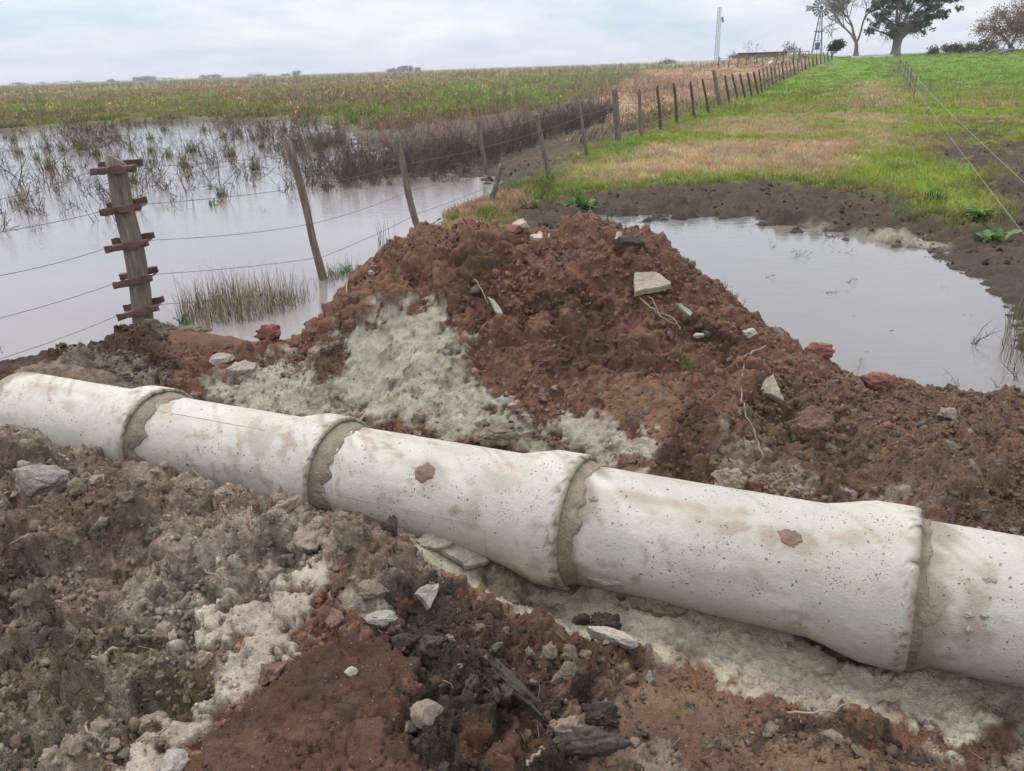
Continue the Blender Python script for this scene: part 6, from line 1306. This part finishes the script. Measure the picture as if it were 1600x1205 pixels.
# wading bird on the bare patch
bp = np.array((18.064,55.740,0.952)); bird = empty('white_bird', at_y(bp), .6); bird.scale = (.8,) * 3; tag(bird, 'small white bird standing at the foot of the dry bank', 'bird')
bm = bmesh.new(); bmesh.ops.create_uvsphere(bm, u_segments=14, v_segments=9, radius=1)
for v in bm.verts: x_, y_, z_ = v.co; v.co = (x_ * .20 * (1 - .25 * x_), y_ * .085, z_ * .095 + .36 + .07 * x_)
me = bpy.data.meshes.new('body'); bm.to_mesh(me); bm.free(); me.materials.append(M['white']); link('body', me, bird)
b = MB(); b.tube([(.14, 0, .40), (.22, 0, .50), (.19, 0, .60), (.22, 0, .70), (.27, 0, .72)], [.05, .03, .025, .035, .03], 8); b.tube([(.28, 0, .72), (.37, 0, .705)], [.014, .004], 6); b.build('neck', M['white'], bird, True)
for s in (-.03, .03):
    b = MB(); b.tube([(0, s, .30), (-.02, s, .16), (.0, s, -.01), (.05, s, -.005)], [.012, .008, .009, .006], 5); b.build('leg', M['steel'], bird)

# weeds along the electric fence, far trees on the horizon
q = np.array([(24.352,50.668,0.569),(22.537,46.523,0.443),(20.397,41.688,0.311),(18.031,36.481,0.222),(14.728,29.409,0.151)]); r = np.random.default_rng(81); t = r.random(44) * 3.99; i_ = t.astype(int); w = q[i_] + (q[i_ + 1] - q[i_]) * (t - i_)[:, None]; w = w[:, :2] + r.normal(0, .35, (44, 2))
plant_scatter('fence_weeds', w, tall_coll, 8, .35, .8, (.24, .20, .16), 82, .25, .35)
def far_tree(p, w, h, seed, label, group='trees on the far horizon'):
    h *= .68; w *= 1.7
    r = np.random.default_rng(seed); root = empty('far_tree', (p[0], p[1], 0.0)); tag(root, label, 'tree', group)
    b = MB(); b.tube([(0, 0, 0), (0, 0, h * .5)], [.35, .25], 6); b.build('trunk', M['bark'], root); n = 420
    k = r.integers(0, 7, n); cc = r.uniform(-1, 1, (7, 3)) * np.array((.55, .55, .35)); c = cc[k] + r.normal(0, .24, (n, 3)); c = c * np.array((w / 2, w / 2, h * .5)) + np.array((0, 0, h * .30)); a = r.normal(size=(n, 3)); a /= np.linalg.norm(a, axis=1)[:, None]; b_ = np.cross(a, r.normal(size=(n, 3))); b_ /= np.linalg.norm(b_, axis=1)[:, None]; s = h * .085 * r.uniform(.6, 1.4, n)[:, None]
    V = np.stack([c - a * s, c - b_ * s * .7, c + a * s, c + b_ * s * .7], 1); link('crown', mesh_np('crown', V.reshape(-1, 3), np.arange(n * 4).reshape(-1, 4), False, M['farfol']), root)
FT = [((-460.269,800.000,1.408),11,7,'distant round tree farthest left on the horizon'),((-718.222,1300.000,0.353),16,7,'faint low tree line piece left on the horizon'),((-686.270,1300.000,0.244),24,8,'faint wide tree mass on the horizon left of the lone tree'),((-660.263,1300.000,0.329),14,8,'faint tree on the horizon just left of the lone tree'),((-327.941,700.000,1.498),4.5,6.5,'lone small dark tree on the left horizon'),((-305.824,700.000,1.780),9,8,'left tree of the dark pair on the left horizon'),((-299.948,700.000,1.589),9,9,'tall tree in the left horizon clump'),((-292.898,700.000,1.860),6,8,'right tree of the dark pair on the left horizon'),((-445.156,1100.000,1.548),26,8,'pale wide tree mass right of the dark horizon clump'),((-248.692,700.000,2.424),7,7,'small tree of a spaced pair on the horizon, left one'),((-241.743,700.000,2.199),9,8,'small tree of a spaced pair on the horizon, right one'),((-219.292,750.000,2.028),10,7.5,'solitary tree clump in the middle of the horizon'),((-206.830,800.000,2.322),7,6,'low tree left of a taller one on the middle horizon'),((-172.342,700.000,2.445),5,9,'slim taller tree on the middle horizon'),((-86.152,650.000,2.303),7,7,'left tree of the distant group above the field'),((-80.177,650.000,2.110),9,9,'second tree of the distant group above the field'),((-72.669,650.000,2.330),6,10,'tallest tree of the distant group above the field'),((-65.199,650.000,2.088),4,8,'separate last tree of the distant group above the field'),((83.079,420.000,1.437),8,5.5,'round tree top behind the field left of the mast')]
for i, (p, w, h, lab) in enumerate(FT): far_tree(p, w, h, 600 + i, lab)

# air: a pale even haze over the whole plain
b = MB(); b.box((-5600, -5600, -4), (5600, 5600, 16)); me = b.mesh('haze', M['white']); me.materials.clear()
hm = bpy.data.materials.new('haze_air'); hm.use_nodes = True; nt = hm.node_tree; nt.nodes.clear(); oo = nt.nodes.new('ShaderNodeOutputMaterial'); pv = nt.nodes.new('ShaderNodeVolumePrincipled')
pv.inputs['Color'].default_value = (.96, .975, 1.0, 1); pv.inputs['Density'].default_value = .00055; pv.inputs['Anisotropy'].default_value = .1; nt.links.new(pv.outputs[0], oo.inputs['Volume']); me.materials.append(hm)
tag(link('haze', me), kind='stuff')
